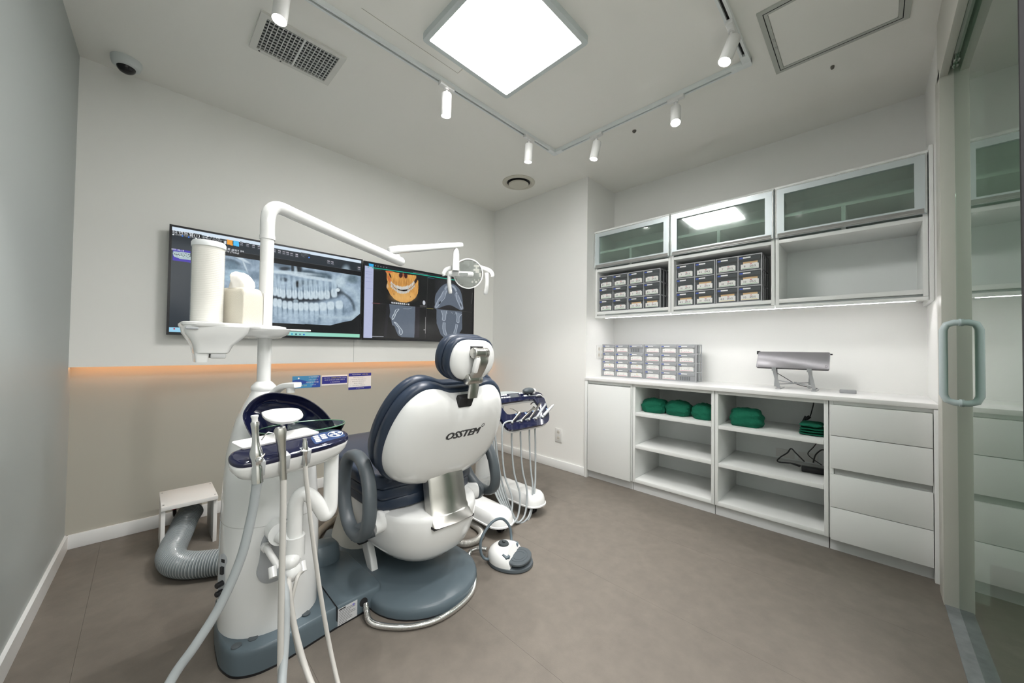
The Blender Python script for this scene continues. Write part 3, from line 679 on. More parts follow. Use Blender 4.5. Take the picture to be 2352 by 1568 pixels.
b = MB(); b.dome(OUT, FBr, PROF, CB); bk = b.build('backrest_shell', WPL, ch, ang=60)
b = MB(); fn = lambda x, y, h: BP+X3*(x+.014)+vb*(y+.0385+.010*x)+FBr[3]*(domeh(x+.014, y+.0385)+h+.0008)
INKD = mat('dark logo grey', (.045, .047, .05), .4)
# slanted capitals
def logo():
    me_b = MB()
    for dx_, dy_ in ((-.0024, 0), (-.0012, .0006), (0, 0), (.0012, -.0006), (.0024, 0)): add_text(me_b, 'OSSTEM', (Vector((dx_, dy_, 0)), X3, Y3, Z3), .044, 0, w=.168)
    bmesh.ops.subdivide_edges(me_b.bm, edges=[e for e in me_b.bm.edges if e.calc_length() > .02], cuts=2)
    for v_ in me_b.bm.verts:
        x, y, h = v_.co; x += y*.28; v_.co = fn(x, y*1.0, .0006 if h > .0005 else -.002)
    r = []
    for k in range(20):
        a = 2*math.pi*k/20; r.append((math.cos(a), math.sin(a)))
    c = (.098, .024); T_ = [fn(c[0]+x*.0085, c[1]+y*.0085, .0006) for x, y in r]; I_ = [fn(c[0]+x*.0058, c[1]+y*.0058, .0006) for x, y in r]
    vo = [me_b.bm.verts.new(p) for p in T_]; vi = [me_b.bm.verts.new(p) for p in I_]
    for k in range(20): me_b.bm.faces.new((vo[k], vo[(k+1) % 20], vi[(k+1) % 20], vi[k]))
    return me_b.build('lettering', INKD, bk, flat=True)
logo()
def navy_layer(name, k, d0, d1, par=ch, out=OUT, fr=FBr, c=CB, r=.012, grow=0):
    b = MB(); th = d1-d0; e = (1-r/.26)
    b.dome(out, fr, [(k*.80, -d0), (k*e, -d0-.0), (k*(1-(1-e)*.3), -d0-th*.12), (k, -d0-th*.3), (k, -d0-th*.7), (k*(1-(1-e)*.3), -d0-th*.9), (k*e, -d1), (k*.8, -d1-.004), (k*.3, -d1-.004)], c)
    return b.build(name, NAVL, par, ang=60)
navy_layer('backrest_pad', 1.055, -.018, .034); navy_layer('backrest_pad', 1.07, .034, .078)
b = MB(); ZN = domeh(0, .185)   # dark notch recess for the headrest stem
pts = [(-.036, .155), (.030, .155), (.030, .198), (-.036, .198)]
b.prism(rounded(pts, .008, 3), FBr, .05, domeh(0, .175)+.0005 if False else .078); b.build('stem_slot', DARK, ch)
# steel support plate between back and seat shell
b = MB(); prof = [(1.335, .60), (1.306, .55), (1.288, .49), (1.276, .43), (1.262, .38), (1.240, .345), (1.224, .330)]
rg = []
for i_, (y, z) in enumerate(prof):
    w = .088+.006*(i_/6)**2+(.004 if i_ > 4 else 0); w0 = w*.86
    rg.append([(XCH-w, y+.006, z), (XCH-w*.86, y-.004, z), (XCH, y-.012, z), (XCH+w*.86, y-.004, z), (XCH+w, y+.006, z), (XCH+w, y+.05, z), (XCH-w, y+.05, z)])
b.loft(rg); b.build('support_plate', STEEL, ch, ang=50)
B('support_slot', DARK, [((XCH-.10, 1.228, .322), (XCH+.10, 1.30, .331))], ch)
# headrest
th_ = math.radians(10); vh = Vector((0, -math.sin(th_), math.cos(th_))); HP = Vector((.925, 1.145, 1.0)); FH = (HP, X3, vh, X3.cross(vh))
HH = [(0, .083), (.045, .082), (.075, .073), (.096, .053), (.107, .022), (.108, -.008), (.101, -.034), (.083, -.057), (.053, -.075), (0, -.084)]
hh = catmull([(x, y, 0) for x, y in HH], 4); OH = [(p.x, p.y) for p in hh][::-1]+[(-p.x, p.y) for p in hh][1:-1]
b = MB(); b.dome(OH, FH, [(1, 0), (1, .006), (.975, .016), (.90, .028), (.75, .036), (.45, .042), (.1, .043)]); b.build('headrest_shell', WPL, ch, ang=60)
def hl(name, k, d0, d1):
    b = MB(); th = d1-d0
    b.dome(OH, FH, [(k*.8, -d0), (k*.93, -d0), (k*.985, -d0-th*.15), (k, -d0-th*.35), (k, -d0-th*.65), (k*.985, -d0-th*.86), (k*.93, -d1), (k*.7, -d1-.006), (k*.2, -d1-.006)]); b.build(name, NAVL, ch, ang=60)
hl('headrest_pad', 1.12, -.006, .036); hl('headrest_pad', 1.16, .036, .078)
b = MB(); nH = FH[3]; pt = lambda x, y, h: HP+X3*x+vh*y+nH*h
b.prism([(-.042, .020), (.018, .020), (.018, .062), (-.042, .062)], FH, .02, .0425); b.build('hinge_recess', DARK, ch)
A1, A2 = pt(-.012, .040, .062), Vector((.915, 1.118, .925)); 
def hinge(c, r, hw, name='hinge'):
    b = MB(); b.lathe([(r*.8, -hw), (r*.95, -hw+.002), (r, -hw+.005), (r, -hw*.45), (r*.93, -hw*.42), (r*.93, hw*.42), (r, hw*.45), (r, hw-.005), (r*.95, hw-.002), (r*.8, hw)], align(c, X3), 28); b.build(name, STEEL, ch)
hinge(A1, .021, .036); hinge(A2, .021, .036)
b = MB(); M1 = A1.lerp(A2, .5)+Vector((.004, -.018, 0))
pp = catmull([A1+Vector((.008, 0, 0)), A1.lerp(A2, .3)+Vector((.008, -.020, 0)), A1.lerp(A2, .6)+Vector((.004, -.018, 0)), A2+Vector((0, 0, 0))], 5)
rg = []
for i_, p in enumerate(pp):
    t_ = (pp[min(i_+1, len(pp)-1)]-pp[max(i_-1, 0)]).normalized(); n_ = X3.cross(t_).normalized(); w = .021+.006*abs(i_/(len(pp)-1)-.5)*2
    rg.append([p+X3*x+n_*y for x, y in rounded([(-w, -.010), (w, -.010), (w, .010), (-w, .010)], .005, 3)])
b.loft(rg); b.build('headrest_stem', STEEL, ch)
b = MB(); b.loft([[A2+X3*x+Vector((0, dy, dz))+Vector((0, y, 0)) for x, y in rounded([(-w, -.008), (w, -.008), (w, .008), (-w, .008)], .003, 2)] for w, dy, dz in ((.022, 0, -.005), (.022, -.004, -.03), (.020, .005, -.075))]); b.build('stem_foot', STEEL, ch)
b = MB(); lp = pp[len(pp)//2]; b.box((-.010, -.010, -.030), (.010, .010, .030), .006, M=Matrix.Translation(lp+Vector((-.030, -.004, .002))) @ Matrix.Rotation(.12, 4, 'Y') @ Matrix.Rotation(.2, 4, 'X')); b.build('release_lever', WPM, ch)
# armrests: rings in the y-z plane, hung on white stubs
for s_ in (-1, 1):
    b = MB(); px = XCH+s_*.275
    b.tube([(XCH+s_*.20, 1.44, .335), (XCH+s_*.272, 1.42, .33)], [.045, .037], 20); b.build('armrest_stub', WPL, ch)
    xo = XCH+s_*.315
    yc_, zc_ = 1.46, .462
    path = []
    for k in range(33):
        a = -math.pi/2+2*math.pi*k/32
        y = yc_+.125*math.copysign(abs(math.cos(a))**.85, math.cos(a))+.035*math.sin(a); z = zc_+.142*math.copysign(abs(math.sin(a))**.9, math.sin(a))
        path.append(Vector((xo-s_*.012*math.sin(a), y, z)))
    rg = []; n_ = len(path)-1
    for k in range(n_):
        p = path[k]; t_ = (path[(k+1) % n_]-path[k-1]).normalized(); o2 = X3.cross(t_).normalized()
        wx = .026; wy = .021
        rg.append([p+X3*x+o2*y for x, y in circ(16, wx, wy, p=2.4)])
    rg.append(rg[0])
    b = MB(); b.loft(rg, caps=(0, 0)); bmesh.ops.remove_doubles(b.bm, verts=b.bm.verts, dist=1e-5); b.build('armrest', DGR, ch, ang=80)
    b = MB(); b.tube([(XCH+s_*.262, 1.415, .328), (XCH+s_*.285, 1.425, .322), (xo-s_*.01, 1.44, .315), (xo+s_*.018, 1.455, .313)], [.036, .036, .034, .026], 20, spl=4); b.build('armrest_socket', DGR, ch)
# emblem dots on the shell side
b = MB()
for z_, r_ in ((.262, .013), (.222, .018)):
    q = Vector((XCH+.222, 1.45, z_)); b.tube([q+Vector((r_*.3*math.cos(a), r_*math.cos(a), r_*math.sin(a)*1.2)) for a in [2*math.pi*k/16 for k in range(17)]], .0022, 6)
b.build('emblem', mat('faint emblem', (.70, .70, .69), .3), ch)
# ================================================================ DENTAL UNIT (column, cuspidor, assistant console)
un = empty('dental_unit', 'white dental unit column with navy glass spittoon and assistant console left of the chair', 'dental unit', (.34, 1.56, 0))
BX = [(.192, 1.62), (.190, 1.50), (.215, 1.425), (.270, 1.39), (.340, 1.385), (.523, 1.415), (.700, 1.428), (.715, 1.45), (.70, 1.80), (.62, 1.86), (.30, 1.86), (.21, 1.80)]
BXR = rounded(BX, .03, 4); cxb, cyb = .45, 1.62
def zt(x, base=.084): return base-.010*max(0, min(1, (x-.42)/.28))
b = MB(); b.loft([[(cxb+(x-cxb)*k-0*h, cyb+(y-cyb)*k, (h if h < .045 else zt(x)-(.128-h))) for x, y in [(p[0], p[1]) for p in BXR]] for k, h in ((1, .006), (1.0, .03), (.996, .108), (.990, .118), (.978, .1245), (.962, .1265))])
b.build('unit_base', BLUEG, un, ang=50)
b = MB(); b.loft([[(cxb+(p[0]-cxb)*1.004, cyb+(p[1]-cyb)*1.004, z) for p in BXR] for z in (0, .007)]); b.build('base_gasket', BLACK, un)
b = MB(); b.box((.522, 1.405, .03), (.5232, 1.86, zt(.52)+.0026)); b.build('base_seam', DARK, un)
for p in ((543, 1483), (581, 1465), (703, 1408)):
    q = onz(.083, *p); b = MB(); b.lathe([(.014, .0), (.014, .0025), (.012, .003)], Matrix.Translation((q.x, q.y, zt(q.x)-.0018)), 24); b.build('plug_cap', DGR, un)
b = MB(); q0, q1 = ony(1.4225, 776, 1436), ony(1.4225, 819, 1388)
F_ = frm((.564, 1.4175, .040), Vector((1, .075, 0)), Z3); b.box((.528, 1.411, .004), (.600, 1.4235, .072)) if False else b.prism([(-.037, -.033), (.037, -.033), (.037, .028), (-.037, .028)], F_, 0, .0012, m=0)
for k in range(9): b.prism([(-.033, .017-k*.0058), (.030-.02*(k % 3 == 2)-.012*(k > 5), .017-k*.0058), (.030-.02*(k % 3 == 2)-.012*(k > 5), .0183-k*.0058), (-.033, .0183-k*.0058)], F_, .0012, .0014, m=1)
b.prism([(-.033, .0215), (-.008, .0215), (-.008, .026), (-.033, .026)], F_, .0012, .0014, m=1); b.prism([(.018, .014), (.026, .014), (.026, .022), (.018, .022)], F_, .0013, .0015, m=2)
b.build('rating_label', [mat('label silver', (.55, .56, .57), .35), INK, mat('violet mark', (.20, .18, .50), .5)], un, flat=True)
b = MB(); b.lathe([(.016, 0), (.016, .003)], align((.627, 1.4245, .044), (0, -1, 0)), 20); b.build('conduit_port', DARK, un)
b = MB(); b.loft([[(x, y, z) for x, y in circ(28, r1*1.05, r2, (.585, 1.78), 2.6)] for z, r1, r2 in ((.06, .072, .064), (.10, .072, .064), (.135, .066, .058), (.152, .052, .045), (.157, .02, .02))]); b.build('base_boss', BLUEG, un)
# column
CRG = [(.080, .348, 1.600, .152, .157), (.30, .348, 1.600, .153, .158), (.45, .348, 1.600, .150, .155), (.58, .346, 1.602, .143, .142), (.66, .338, 1.612, .128, .118), (.72, .328, 1.622, .106, .092), (.78, .318, 1.632, .080, .068), (.83, .318, 1.638, .058, .048), (.865, .319, 1.638, .042, .042), (.885, .320, 1.64, .034, .034), (.889, .320, 1.64, .030, .030)]
b = MB(); cr = []
for i in range(len(CRG)-1):
    for k in range(4):
        t_ = k/4; g = [CRG[i][j]*(1-t_)+CRG[i+1][j]*t_ for j in range(5)]; cr.append(g)
cr.append(CRG[-1])
b.loft([[(x, y, g[0]) for x, y in circ(48, g[3], g[4], (g[1], g[2]), 2.35)] for g in cr]); b.build('column', WPL, un, ang=60)
b = MB(); b.loft([[(x, y, z) for x, y in circ(48, .1508, .1558, (.348, 1.600), 2.35)] for z in (.440, .4412)]); b.build('column_seam', mat('seam grey', (.45, .45, .44), .5), un)
b = MB(); b.lathe([(.040, .878), (.042, .886), (.040, .894), (.030, .906), (.0235, .912)], Matrix.Translation((.320, 1.64, 0)), 28); b.build('pole_collar', WPL, un)
b = MB(); b.tube([(.320, 1.64, .90), (.320, 1.64, 1.455)], .0225, 24); b.build('pole', WPL, un)
b = MB(); b.tube([(.320, 1.64, 1.452), (.320, 1.64, 1.466)], .026, 24); b.build('pole_ring', WPL, un)
# switch plate on the left flank
sp = Vector((.2065, 1.545, .266)); 
SPn = Vector((-.90, -.43, 0)).normalized(); F_ = frm(sp+SPn*.0035, Vector((0, 0, 1)).cross(SPn), Z3)
b = MB(); b.prism(rounded([(-.022, -.082), (.022, -.082), (.022, .082), (-.022, .082)], .021, 6), F_, -.012, .004, bev=.002); sw = b.build('switch_panel', LGR, un)
b = MB(); b.prism([(-.006, .018), (.006, .018), (.006, .042), (-.006, .042)], F_, .004, .010); b.build('switch', BLACK, sw)
b = MB(); b.prism([(-.008, .055), (.008, .055), (.008, .066), (-.008, .066)], F_, .004, .0048); b.build('usb_port', DARK, sw)
for z_ in (-.012, -.040):
    b = MB(); c_ = F_[0]+F_[2]*z_; b.lathe([(.009, .0), (.009, .022), (.007, .024)], align(c_, SPn), 14); b.build('valve_knob', BLACK, sw)
# grey swivel plate with vacuum connectors
yp = 1.376; F_ = frm((.339, 1.447, .345), Vector((1, .02, 0)), Z3)
GP = rounded([(-.052, .055), (-.02, .098), (.03, .105), (.062, .085), (.066, .02), (.060, -.05), (.02, -.10), (-.04, -.098), (-.066, -.06), (-.054, -.01)], .035, 5)
b = MB(); b.prism([(p[0], p[1]) for p in GP], F_, -.03, .006, bev=.003); b.build('swivel_plate', LGR, un)
b = MB(); b.tube([(.331, 1.450, .422), (.320, 1.350, .443)], [.036, .034], 24); b.build('swivel_joint', WPL, un)
# articulated arm: up, over, down, and up to the console
b = MB(); b.tube([(.352, 1.315, .375), (.352, 1.315, .44)], .0285, 24); b.build('arm_socket', WPL, un)
b = MB(); b.tube([(.322, 1.35, .445), (.34, 1.325, .43), (.352, 1.315, .41)], .026, 18); b.build('arm_link', WPL, un)
b = MB(); b.tube([(.351, 1.315, .43), (.351, 1.315, .50), (.352, 1.313, .545), (.366, 1.308, .570), (.388, 1.302, .562), (.408, 1.298, .535), (.424, 1.297, .505), (.436, 1.298, .487), (.4505, 1.300, .50), (.453, 1.300, .545), (.4525, 1.300, .62), (.4525, 1.300, .68)], [.0225]*3+[.0225]*9, 20, spl=5); b.build('console_arm', WPL, un)
b = MB(); b.ball((.338, 1.300, .372), (.028, .026, .024), M=Matrix.Rotation(-.5, 4, 'Y')); b.ball((.342, 1.300, .337), (.030, .026, .030)); b.build('hose_manifold', WPL, un)
for x_, z_ in ((.292, .352), (.318, .330), (.348, .322), (.374, .335)):
    b = MB(); b.tube([(x_, 1.318, z_+.012), (x_, 1.300, z_-.012)], .012, 14); b.build('hose_nozzle', WPL, un)
b = MB(); b.tube([(.298, 1.440, .378), (.296, 1.420, .380)], .015, 6); b.tube([(.297, 1.425, .379), (.291, 1.38, .395), (.293, 1.34, .39), (.305, 1.325, .365), (.315, 1.31, .34)], .0095, 12, spl=4); b.build('drain_elbow', WPM, un)
b = MB(); b.lathe([(.022, 0), (.022, .012), (.017, .016)], align((.339, 1.440, .286), (0, -1, 0)), 20); b.build('filter_cap', WPL, un)
# cuspidor : navy hood, glass bowl, filler, cup rest
hc_ = Vector((.400, 1.480, .800)); nh_ = Vector((-.12, -.97, .20)).normalized(); uh = Vector((.97, .12, .0)); uh = (uh-nh_*uh.dot(nh_)).normalized(); vh_ = nh_.cross(uh); FHd = (hc_, uh, vh_, nh_)
HO = onp(FHd, [(650, 903), (690, 910), (722, 926), (748, 948), (765, 972), (772, 995), (762, 1018), (720, 1030), (660, 1033), (605, 1030), (578, 1005), (562, 975), (557, 955), (563, 938), (578, 920), (600, 907), (625, 901)])
HO = [(p.x, p.y) for p in catmull([(x, y, 0) for x, y in HO+HO[:1]], 3)[:-1]]
cho = (sum(p[0] for p in HO)/len(HO), sum(p[1] for p in HO)/len(HO))
b = MB(); b.dome(HO, FHd, [(.1, -.058), (.45, -.055), (.75, -.042), (.92, -.020), (1.0, .0), (1.0, .006), (.975, .006), (.89, -.012), (.72, -.032), (.42, -.045), (.1, -.048)], cho); b.build('cuspidor_hood', NAVG, un, ang=60)
GL = mat('clear bowl glass', (.92, .98, .95), .0, trans=1, ior=1.14)
bc = Vector((.390, 1.385, .690)); b = MB()
pr = [(.018, 0), (.045, .006), (.075, .026), (.098, .056), (.110, .082), (.1135, .083), (.1145, .080), (.1025, .052), (.079, .021), (.048, .001), (.018, -.005)]
b.loft([[bc+Vector((r_*math.cos(a)*1.17, r_*math.sin(a)*.80, z_)) for a in [2*math.pi*k/44 for k in range(44)]] for r_, z_ in pr]); b.build('glass_bowl', GL, un, ang=70)
b = MB(); b.loft([[bc+Vector((x, y, z)) for x, y in circ(28, r1, r2)] for z, r1, r2 in ((-.03, .035, .03), (-.014, .04, .034), (-.006, .02, .02))]); b.build('bowl_seat', NAVG, un)
b = MB(); rp = [bc+Vector((.1135*1.17*math.cos(a), .1135*.80*math.sin(a), .082)) for a in [2*math.pi*k/44 for k in range(45)]]; b.tube(rp, .0022, 8); b.build('bowl_rim', mat('green glass edge', (.10, .22, .14), .05, coat=1), un)
F_ = frm((.352, 1.395, .828), X3, Vector((0, 1, .06))); CP = onp(F_, [(600, 948), (625, 941), (662, 938), (686, 940), (696, 950), (694, 958), (678, 965), (645, 969), (615, 964), (603, 956)])
CP = [(p.x, p.y) for p in catmull([(x, y, 0) for x, y in CP+CP[:1]], 3)[:-1]]; ccp = (sum(p[0] for p in CP)/len(CP), sum(p[1] for p in CP)/len(CP))
b = MB(); b.dome(CP, F_, [(.3, -.016), (.8, -.012), (.98, -.004), (1, 0), (.97, .003), (.55, .0), (.46, -.005), (.12, -.005)], ccp); b.build('cup_rest', WPM, un, ang=50)
b = MB(); b.tube([(.355, 1.405, .815), (.36, 1.43, .79), (.37, 1.475, .775)], .010, 10, spl=4); b.build('cup_rest_stem', CHR, un)
b = MB(); W_ = [ony(1.56, 622, 908), ony(1.55, 636, 895), ony(1.53, 650, 886), ony(1.50, 668, 883), ony(1.47, 684, 883)]
rg = []
for i_, p in enumerate(catmull(W_, 4)):
    t_ = i_/16; rg.append([p+Vector((x*(.75), x*.5, z)) for x, z in rounded([(-.020, -.014+.004*t_), (.020, -.014+.004*t_), (.020, .008), (-.020, .008)], .007, 3)])
b.loft(rg); b.tube([W_[3]+Vector((0, 0, -.010)), W_[3]+Vector((.0, 0, -.028))], .014, 16); b.build('cup_filler', WPL, un, ang=50)
# console
cy = Vector((math.cos(math.radians(8)), math.sin(math.radians(8)), .035)).normalized(); tv = Vector((-math.sin(math.radians(8)), math.cos(math.radians(8)), .30)); tv = (tv-cy*tv.dot(cy)).normalized()
FC = (Vector((.325, 1.235, .738)), cy, tv, cy.cross(tv))
CO_ = rounded([(-.165, .0), (-.155, .035), (-.10, .050), (.10, .052), (.155, .040), (.170, .008), (.150, -.030), (.08, -.048), (-.10, -.050), (-.155, -.035)], .035, 5); CO_ = [(p[0], p[1]) for p in CO_]
b = MB(); b.dome(CO_, FC, [(.96, .006), (1, .0), (1, -.008), (.98, -.022), (.90, -.040), (.74, -.054), (.5, -.062), (.1, -.063)]); b.build('console_body', WPL, un, ang=50)
b = MB(); b.dome(CO_, FC, [(.97, .002), (1.003, .002), (1.003, .007), (.985, .012), (.93, .0145), (.3, .0145)]); con = b.build('console_top', NAVG, un, ang=50)
b = MB(); b.prism(rounded([(-.125, .030), (.085, .030), (.062, .078), (-.140, .078)], .008, 3), FC, .015, .021, bev=.001); b.build('instrument_tray', WPM, un)
BTN = mat('button white', (.82, .84, .86), .35); PANEL = mat('console blue panel', (.03, .06, .16), .2, coat=.4)
b = MB(); b.prism(rounded([(.045, -.026), (.148, -.018), (.148, .026), (.085, .036), (.050, .020)], .01, 3), FC, .0146, .0152); b.build('control_panel', PANEL, con)
for r_ in range(4):
    for c_ in range(2):
        if c_ == 1 and r_ == 3: continue
        x_, y_ = .066+c_*.022-r_*.0015, .018-r_*.0105
        b = MB(); b.prism(rounded([(x_-.0085, y_-.0035), (x_+.0085, y_-.0035), (x_+.0085, y_+.0035), (x_-.0085, y_+.0035)], .003, 3), FC, .015, .0162); b.build('button', BTN, con)
b = MB(); C8 = circ(28, .024, .018, (.125, .008)); b.frame2(C8, circ(28, .022, .016, (.125, .008)), FC, .0152, .016)
for a in range(4):
    aa = a*math.pi/2+.2; b.prism(circ(12, .0055, .004, (.125+.014*math.cos(aa), .008+.0105*math.sin(aa))), FC, .0152, .0162)
b.prism(circ(14, .006, .0045, (.125, .008)), FC, .0152, .0164); b.build('direction_pad', BTN, con)
for x_ in (-.107, -.045, .012):
    b = MB(); b.prism([(x_-.012, -.051), (x_+.012, -.051), (x_+.012, -.024), (x_-.012, -.024)], FC, -.030, .0153, bev=.002); b.build('holder_slot', mat('slot grey', (.45, .47, .48), .3), un)
# tray on the pole
b = MB(); zt_ = 1.118
TR = rounded([(.075, 1.47), (.10, 1.445), (.20, 1.46), (.34, 1.53), (.385, 1.60), (.385, 1.70), (.10, 1.70), (.075, 1.66)], .025, 5)
b.loft([[(.22+(p[0]-.22)*k, 1.58+(p[1]-1.58)*k, z) for p in TR] for k, z in ((.97, zt_-.014), (1, zt_-.009), (1, zt_-.002), (.985, zt_))])
tr = b.build('tray', WPL, un)
b = MB(); sec = lambda x0, x1, y0, y1, z, r=.02: [(p[0], p[1], z) for p in rounded([(x0, y0), (x1, y0), (x1, y1), (x0, y1)], r, 4)]
b.loft([sec(.080, .245, 1.455, 1.66, 1.106), sec(.083, .240, 1.46, 1.655, 1.085), sec(.095, .225, 1.47, 1.64, 1.065), sec(.104, .205, 1.48, 1.62, 1.045), sec(.107, .195, 1.485, 1.61, 1.022), sec(.108, .190, 1.49, 1.60, 1.019)]); 
b.loft([sec(.108, .145, 1.49, 1.60, 1.024, .008), sec(.111, .142, 1.495, 1.595, .992, .008)])
b.loft([sec(.16, .376, 1.50, 1.69, 1.106), sec(.17, .370, 1.51, 1.68, 1.088), sec(.19, .352, 1.54, 1.675, 1.074, .03)]); b.build('tray_body', WPL, un)
b = MB(); b.box((.147, 1.489, 1.004), (.186, 1.59, 1.0195), .003); b.build('tray_pocket', mat('pocket grey', (.52, .53, .53), .35), un)
b = MB(); q = ony(1.456, 441, 753); b.box((q.x-.015, 1.449, q.z-.0035), (q.x+.015, 1.462, q.z+.0035), .003); b.build('tray_clip', LGR, un)
b = MB(); b.box((.30, 1.60, 1.106), (.468, 1.67, 1.112), .002); b.build('tray_blade', WPM, un)
# cups
cu = empty('cup_dispenser', 'tall translucent tube filled with stacked cups on the unit tray', 'dispenser', (.142, 1.56, 1.118))
M = Matrix.Translation((.142, 1.56, 1.118)); rC = .0435
b = MB()
prof = [(rC-.006, 0)]
for k in range(44):
    z0 = .003+k*.0058; prof += [(rC-.0026, z0), (rC-.0014, z0+.0036), (rC-.0026, z0+.004)]
b.lathe(prof+[(rC-.006, .262)], M, 40); b.build('cup_stack', mat('stacked cups', (.88, .86, .80), .5), cu, ang=30, kind='stuff')
b = MB(); b.lathe([(rC, 0), (rC, .262), (rC-.0012, .262), (rC-.0012, 0)], M, 48, caps=(0, 0)); b.build('tube', mat('clear tube', (.9, .92, .9), .10, alpha=.16), cu)
b = MB(); b.lathe([(rC+.002, .250), (rC+.002, .262), (rC-.001, .268), (rC*.6, .270), (.01, .270)], M, 40); b.build('lid', mat('lid white', (.78, .81, .82), .3), cu)
# tissue
ti = empty('tissue_box', 'cream tissue box with a white tissue pulled up, in a white holder on the tray', 'tissue box', (.265, 1.58, 1.118), rz=0)
A0, A1_, A2_ = ony(1.50, 557, 745), ony(1.62, 517, 745), ony(1.52, 600, 748)
p0 = Vector((A0.x, 1.50, 0)); u1 = Vector((.062, .023, 0)); v1 = Vector((-.055, .095, 0))
def quad(k, z, dz=(0, 0, 0, 0)):
    c_ = p0+u1/2+v1/2; Q = [p0, p0+u1, p0+u1+v1, p0+v1]
    return [(c_.x+(q.x-c_.x)*k, c_.y+(q.y-c_.y)*k) for q in Q]
b = MB(); b.loft([[(p[0], p[1], z) for p in rounded(quad(k, z), .004 if z < 1.22 else .012, 3)] for k, z in ((1, 1.1185), (1, 1.215), (.99, 1.228), (.94, 1.238), (.80, 1.244), (.4, 1.246))]); b.build('box', CREAM, ti, ang=40)
b = MB(); w0 = p0+u1*1.02; w1 = w0+u1*.42+Vector((0, .0, 0)); w2 = w1+v1
b.loft([[(q.x, q.y, z) for q in (w0, w1, w2, w0+v1)] for z in (1.1185, 1.232)]); b.build('holder', WPM, ti)
b = MB(); tc_ = p0+u1/2+v1/2; rgs = []
for k, (z, r1, dx, dz) in enumerate(((1.242, .034, 0, 0), (1.254, .035, .0, .004), (1.268, .034, -.002, .010), (1.282, .029, -.004, .012), (1.292, .023, -.004, .010), (1.300, .012, -.006, .004))):
    rgs.append([(tc_.x+dx+math.cos(a)*r1*(1+.16*math.sin(3*a+k)), tc_.y+math.sin(a)*r1*.7*(1+.2*math.sin(4*a+k*.7)), z+dz*.3*math.sin(2*a+1)) for a in [2*math.pi*j/28 for j in range(28)]])
b.loft(rgs); b.build('tissue', mat('tissue white', (.80, .78, .74), .8), ti, ang=70)
# ================================================================ OPERATING LIGHT
ol = empty('operating_light', 'white swing-arm dental operating light with round mirror head and two handles', 'lamp', (.320, 1.64, 1.466))
b = MB(); E1 = Vector((.975, 1.835, 1.517))
b.tube([(.320, 1.64, 1.466), (.320, 1.64, 1.53), (.328, 1.642, 1.565), (.350, 1.648, 1.586), (.385, 1.658, 1.587), (.43, 1.67, 1.580), (.70, 1.75, 1.547), E1], .0245, 20, spl=6); b.ball(E1, .0245); b.build('swing_arm', WPL, ol, ang=70)
J1 = Vector((.950, 1.828, 1.52)); J1t = Vector((.950, 1.828, 1.550))
b = MB(); b.tube([J1, J1t], .0165, 16); b.build('joint', WPL, ol); b = MB(); b.tube([J1t-Vector((0, 0, .002)), J1t+Vector((0, 0, .010))], .010, 14); b.build('joint_pin', CHR, ol)
G0, G1 = Vector((.900, 1.822, 1.562)), Vector((1.395, 1.83, 1.697))
b = MB(); pth = [G0.lerp(G1, k/10) for k in range(11)]; dd_ = (G1-G0).normalized(); up_ = Vector((-dd_.z, 0, dd_.x))
b.loft([[p+Y3*x*w+up_*z*w for x, z in rounded([(-.020, -.019), (.020, -.019), (.020, .019), (-.020, .019)], .012, 4)] for p, w in zip([G0, G0+dd_*.008, G0+dd_*.05, G0.lerp(G1, .5), G1-dd_*.03, G1-dd_*.008, G1], (.6, .95, 1.05, .95, .82, .7, .4))]); b.build('spring_arm', WPL, ol, ang=60)
hx0 = Vector((1.345, 1.83, 1.675)); b = MB(); b.tube([hx0+Vector((0, 0, .002)), hx0-Vector((0, 0, .02))], .010, 14); b.build('joint_pin', CHR, ol)
b = MB(); b.tube([hx0-Vector((0, 0, .012)), hx0-Vector((0, 0, .025)), hx0-Vector((0, 0, .05)), hx0-Vector((0, 0, .15))], [.010, .017, .020, .022], 18); b.build('drop_stem', WPL, ol)
hd_c = Vector((1.42, 1.80, 1.515)); nl = (Vector((.15, .1, 1.2))-hd_c).normalized(); nl = Vector((-.62, -.74, -.16)).normalized(); ul = Z3.cross(nl).normalized()*1; vl = nl.cross(ul); FL = (hd_c, ul, vl, nl)
rl = .094
b = MB(); C_ = circ(48, rl, rl); b.frame2(C_, circ(48, rl-.007, rl-.007), FL, -.014, .006); b.build('head_ring', WPL, ol, ang=60)
b = MB(); 
def mirror_pt(x, y): return hd_c+ul*x+vl*y+nl*(-.006+.10*(x*x+y*y)*-1)
N_ = 15; cell = {}
st = 2*rl/N_
for i in range(N_):
    for j in range(N_):
        x0, y0 = -rl+i*st, -rl+j*st; xc_, yc_ = x0+st/2, y0+st/2
        if math.hypot(xc_, yc_) > rl-.010: continue
        jx, jy = random.uniform(-.03, .03), random.uniform(-.03, .03)
        vs = [b.bm.verts.new(mirror_pt(x, y)+nl*((x-xc_)*jx+(y-yc_)*jy)) for x, y in ((x0, y0), (x0+st, y0), (x0+st, y0+st), (x0, y0+st))]
        b.bm.faces.new(vs)
b.build('reflector_facets', mat('mirror', (.60, .60, .58), .03, 1), ol, flat=True, kind='stuff')
b = MB(); b.prism(circ(40, rl-.006, rl-.006), FL, -.016, -.0105); b.build('reflector_back', mat('reflector grey', (.45, .44, .42), .2, .8), ol)
b = MB(); b.prism(rounded([(-.12, -.020), (.035, -.020), (.035, .012), (-.12, .012)], .016, 5), FL, .004, .020, bev=.004); b.build('lamp_bar', WPL, ol)
b = MB(); b.prism(rounded([(-.055, -.013), (.000, -.013), (.000, .003), (-.055, .003)], .006, 4), FL, .020, .0215); b.build('sensor_slot', CHR, ol)
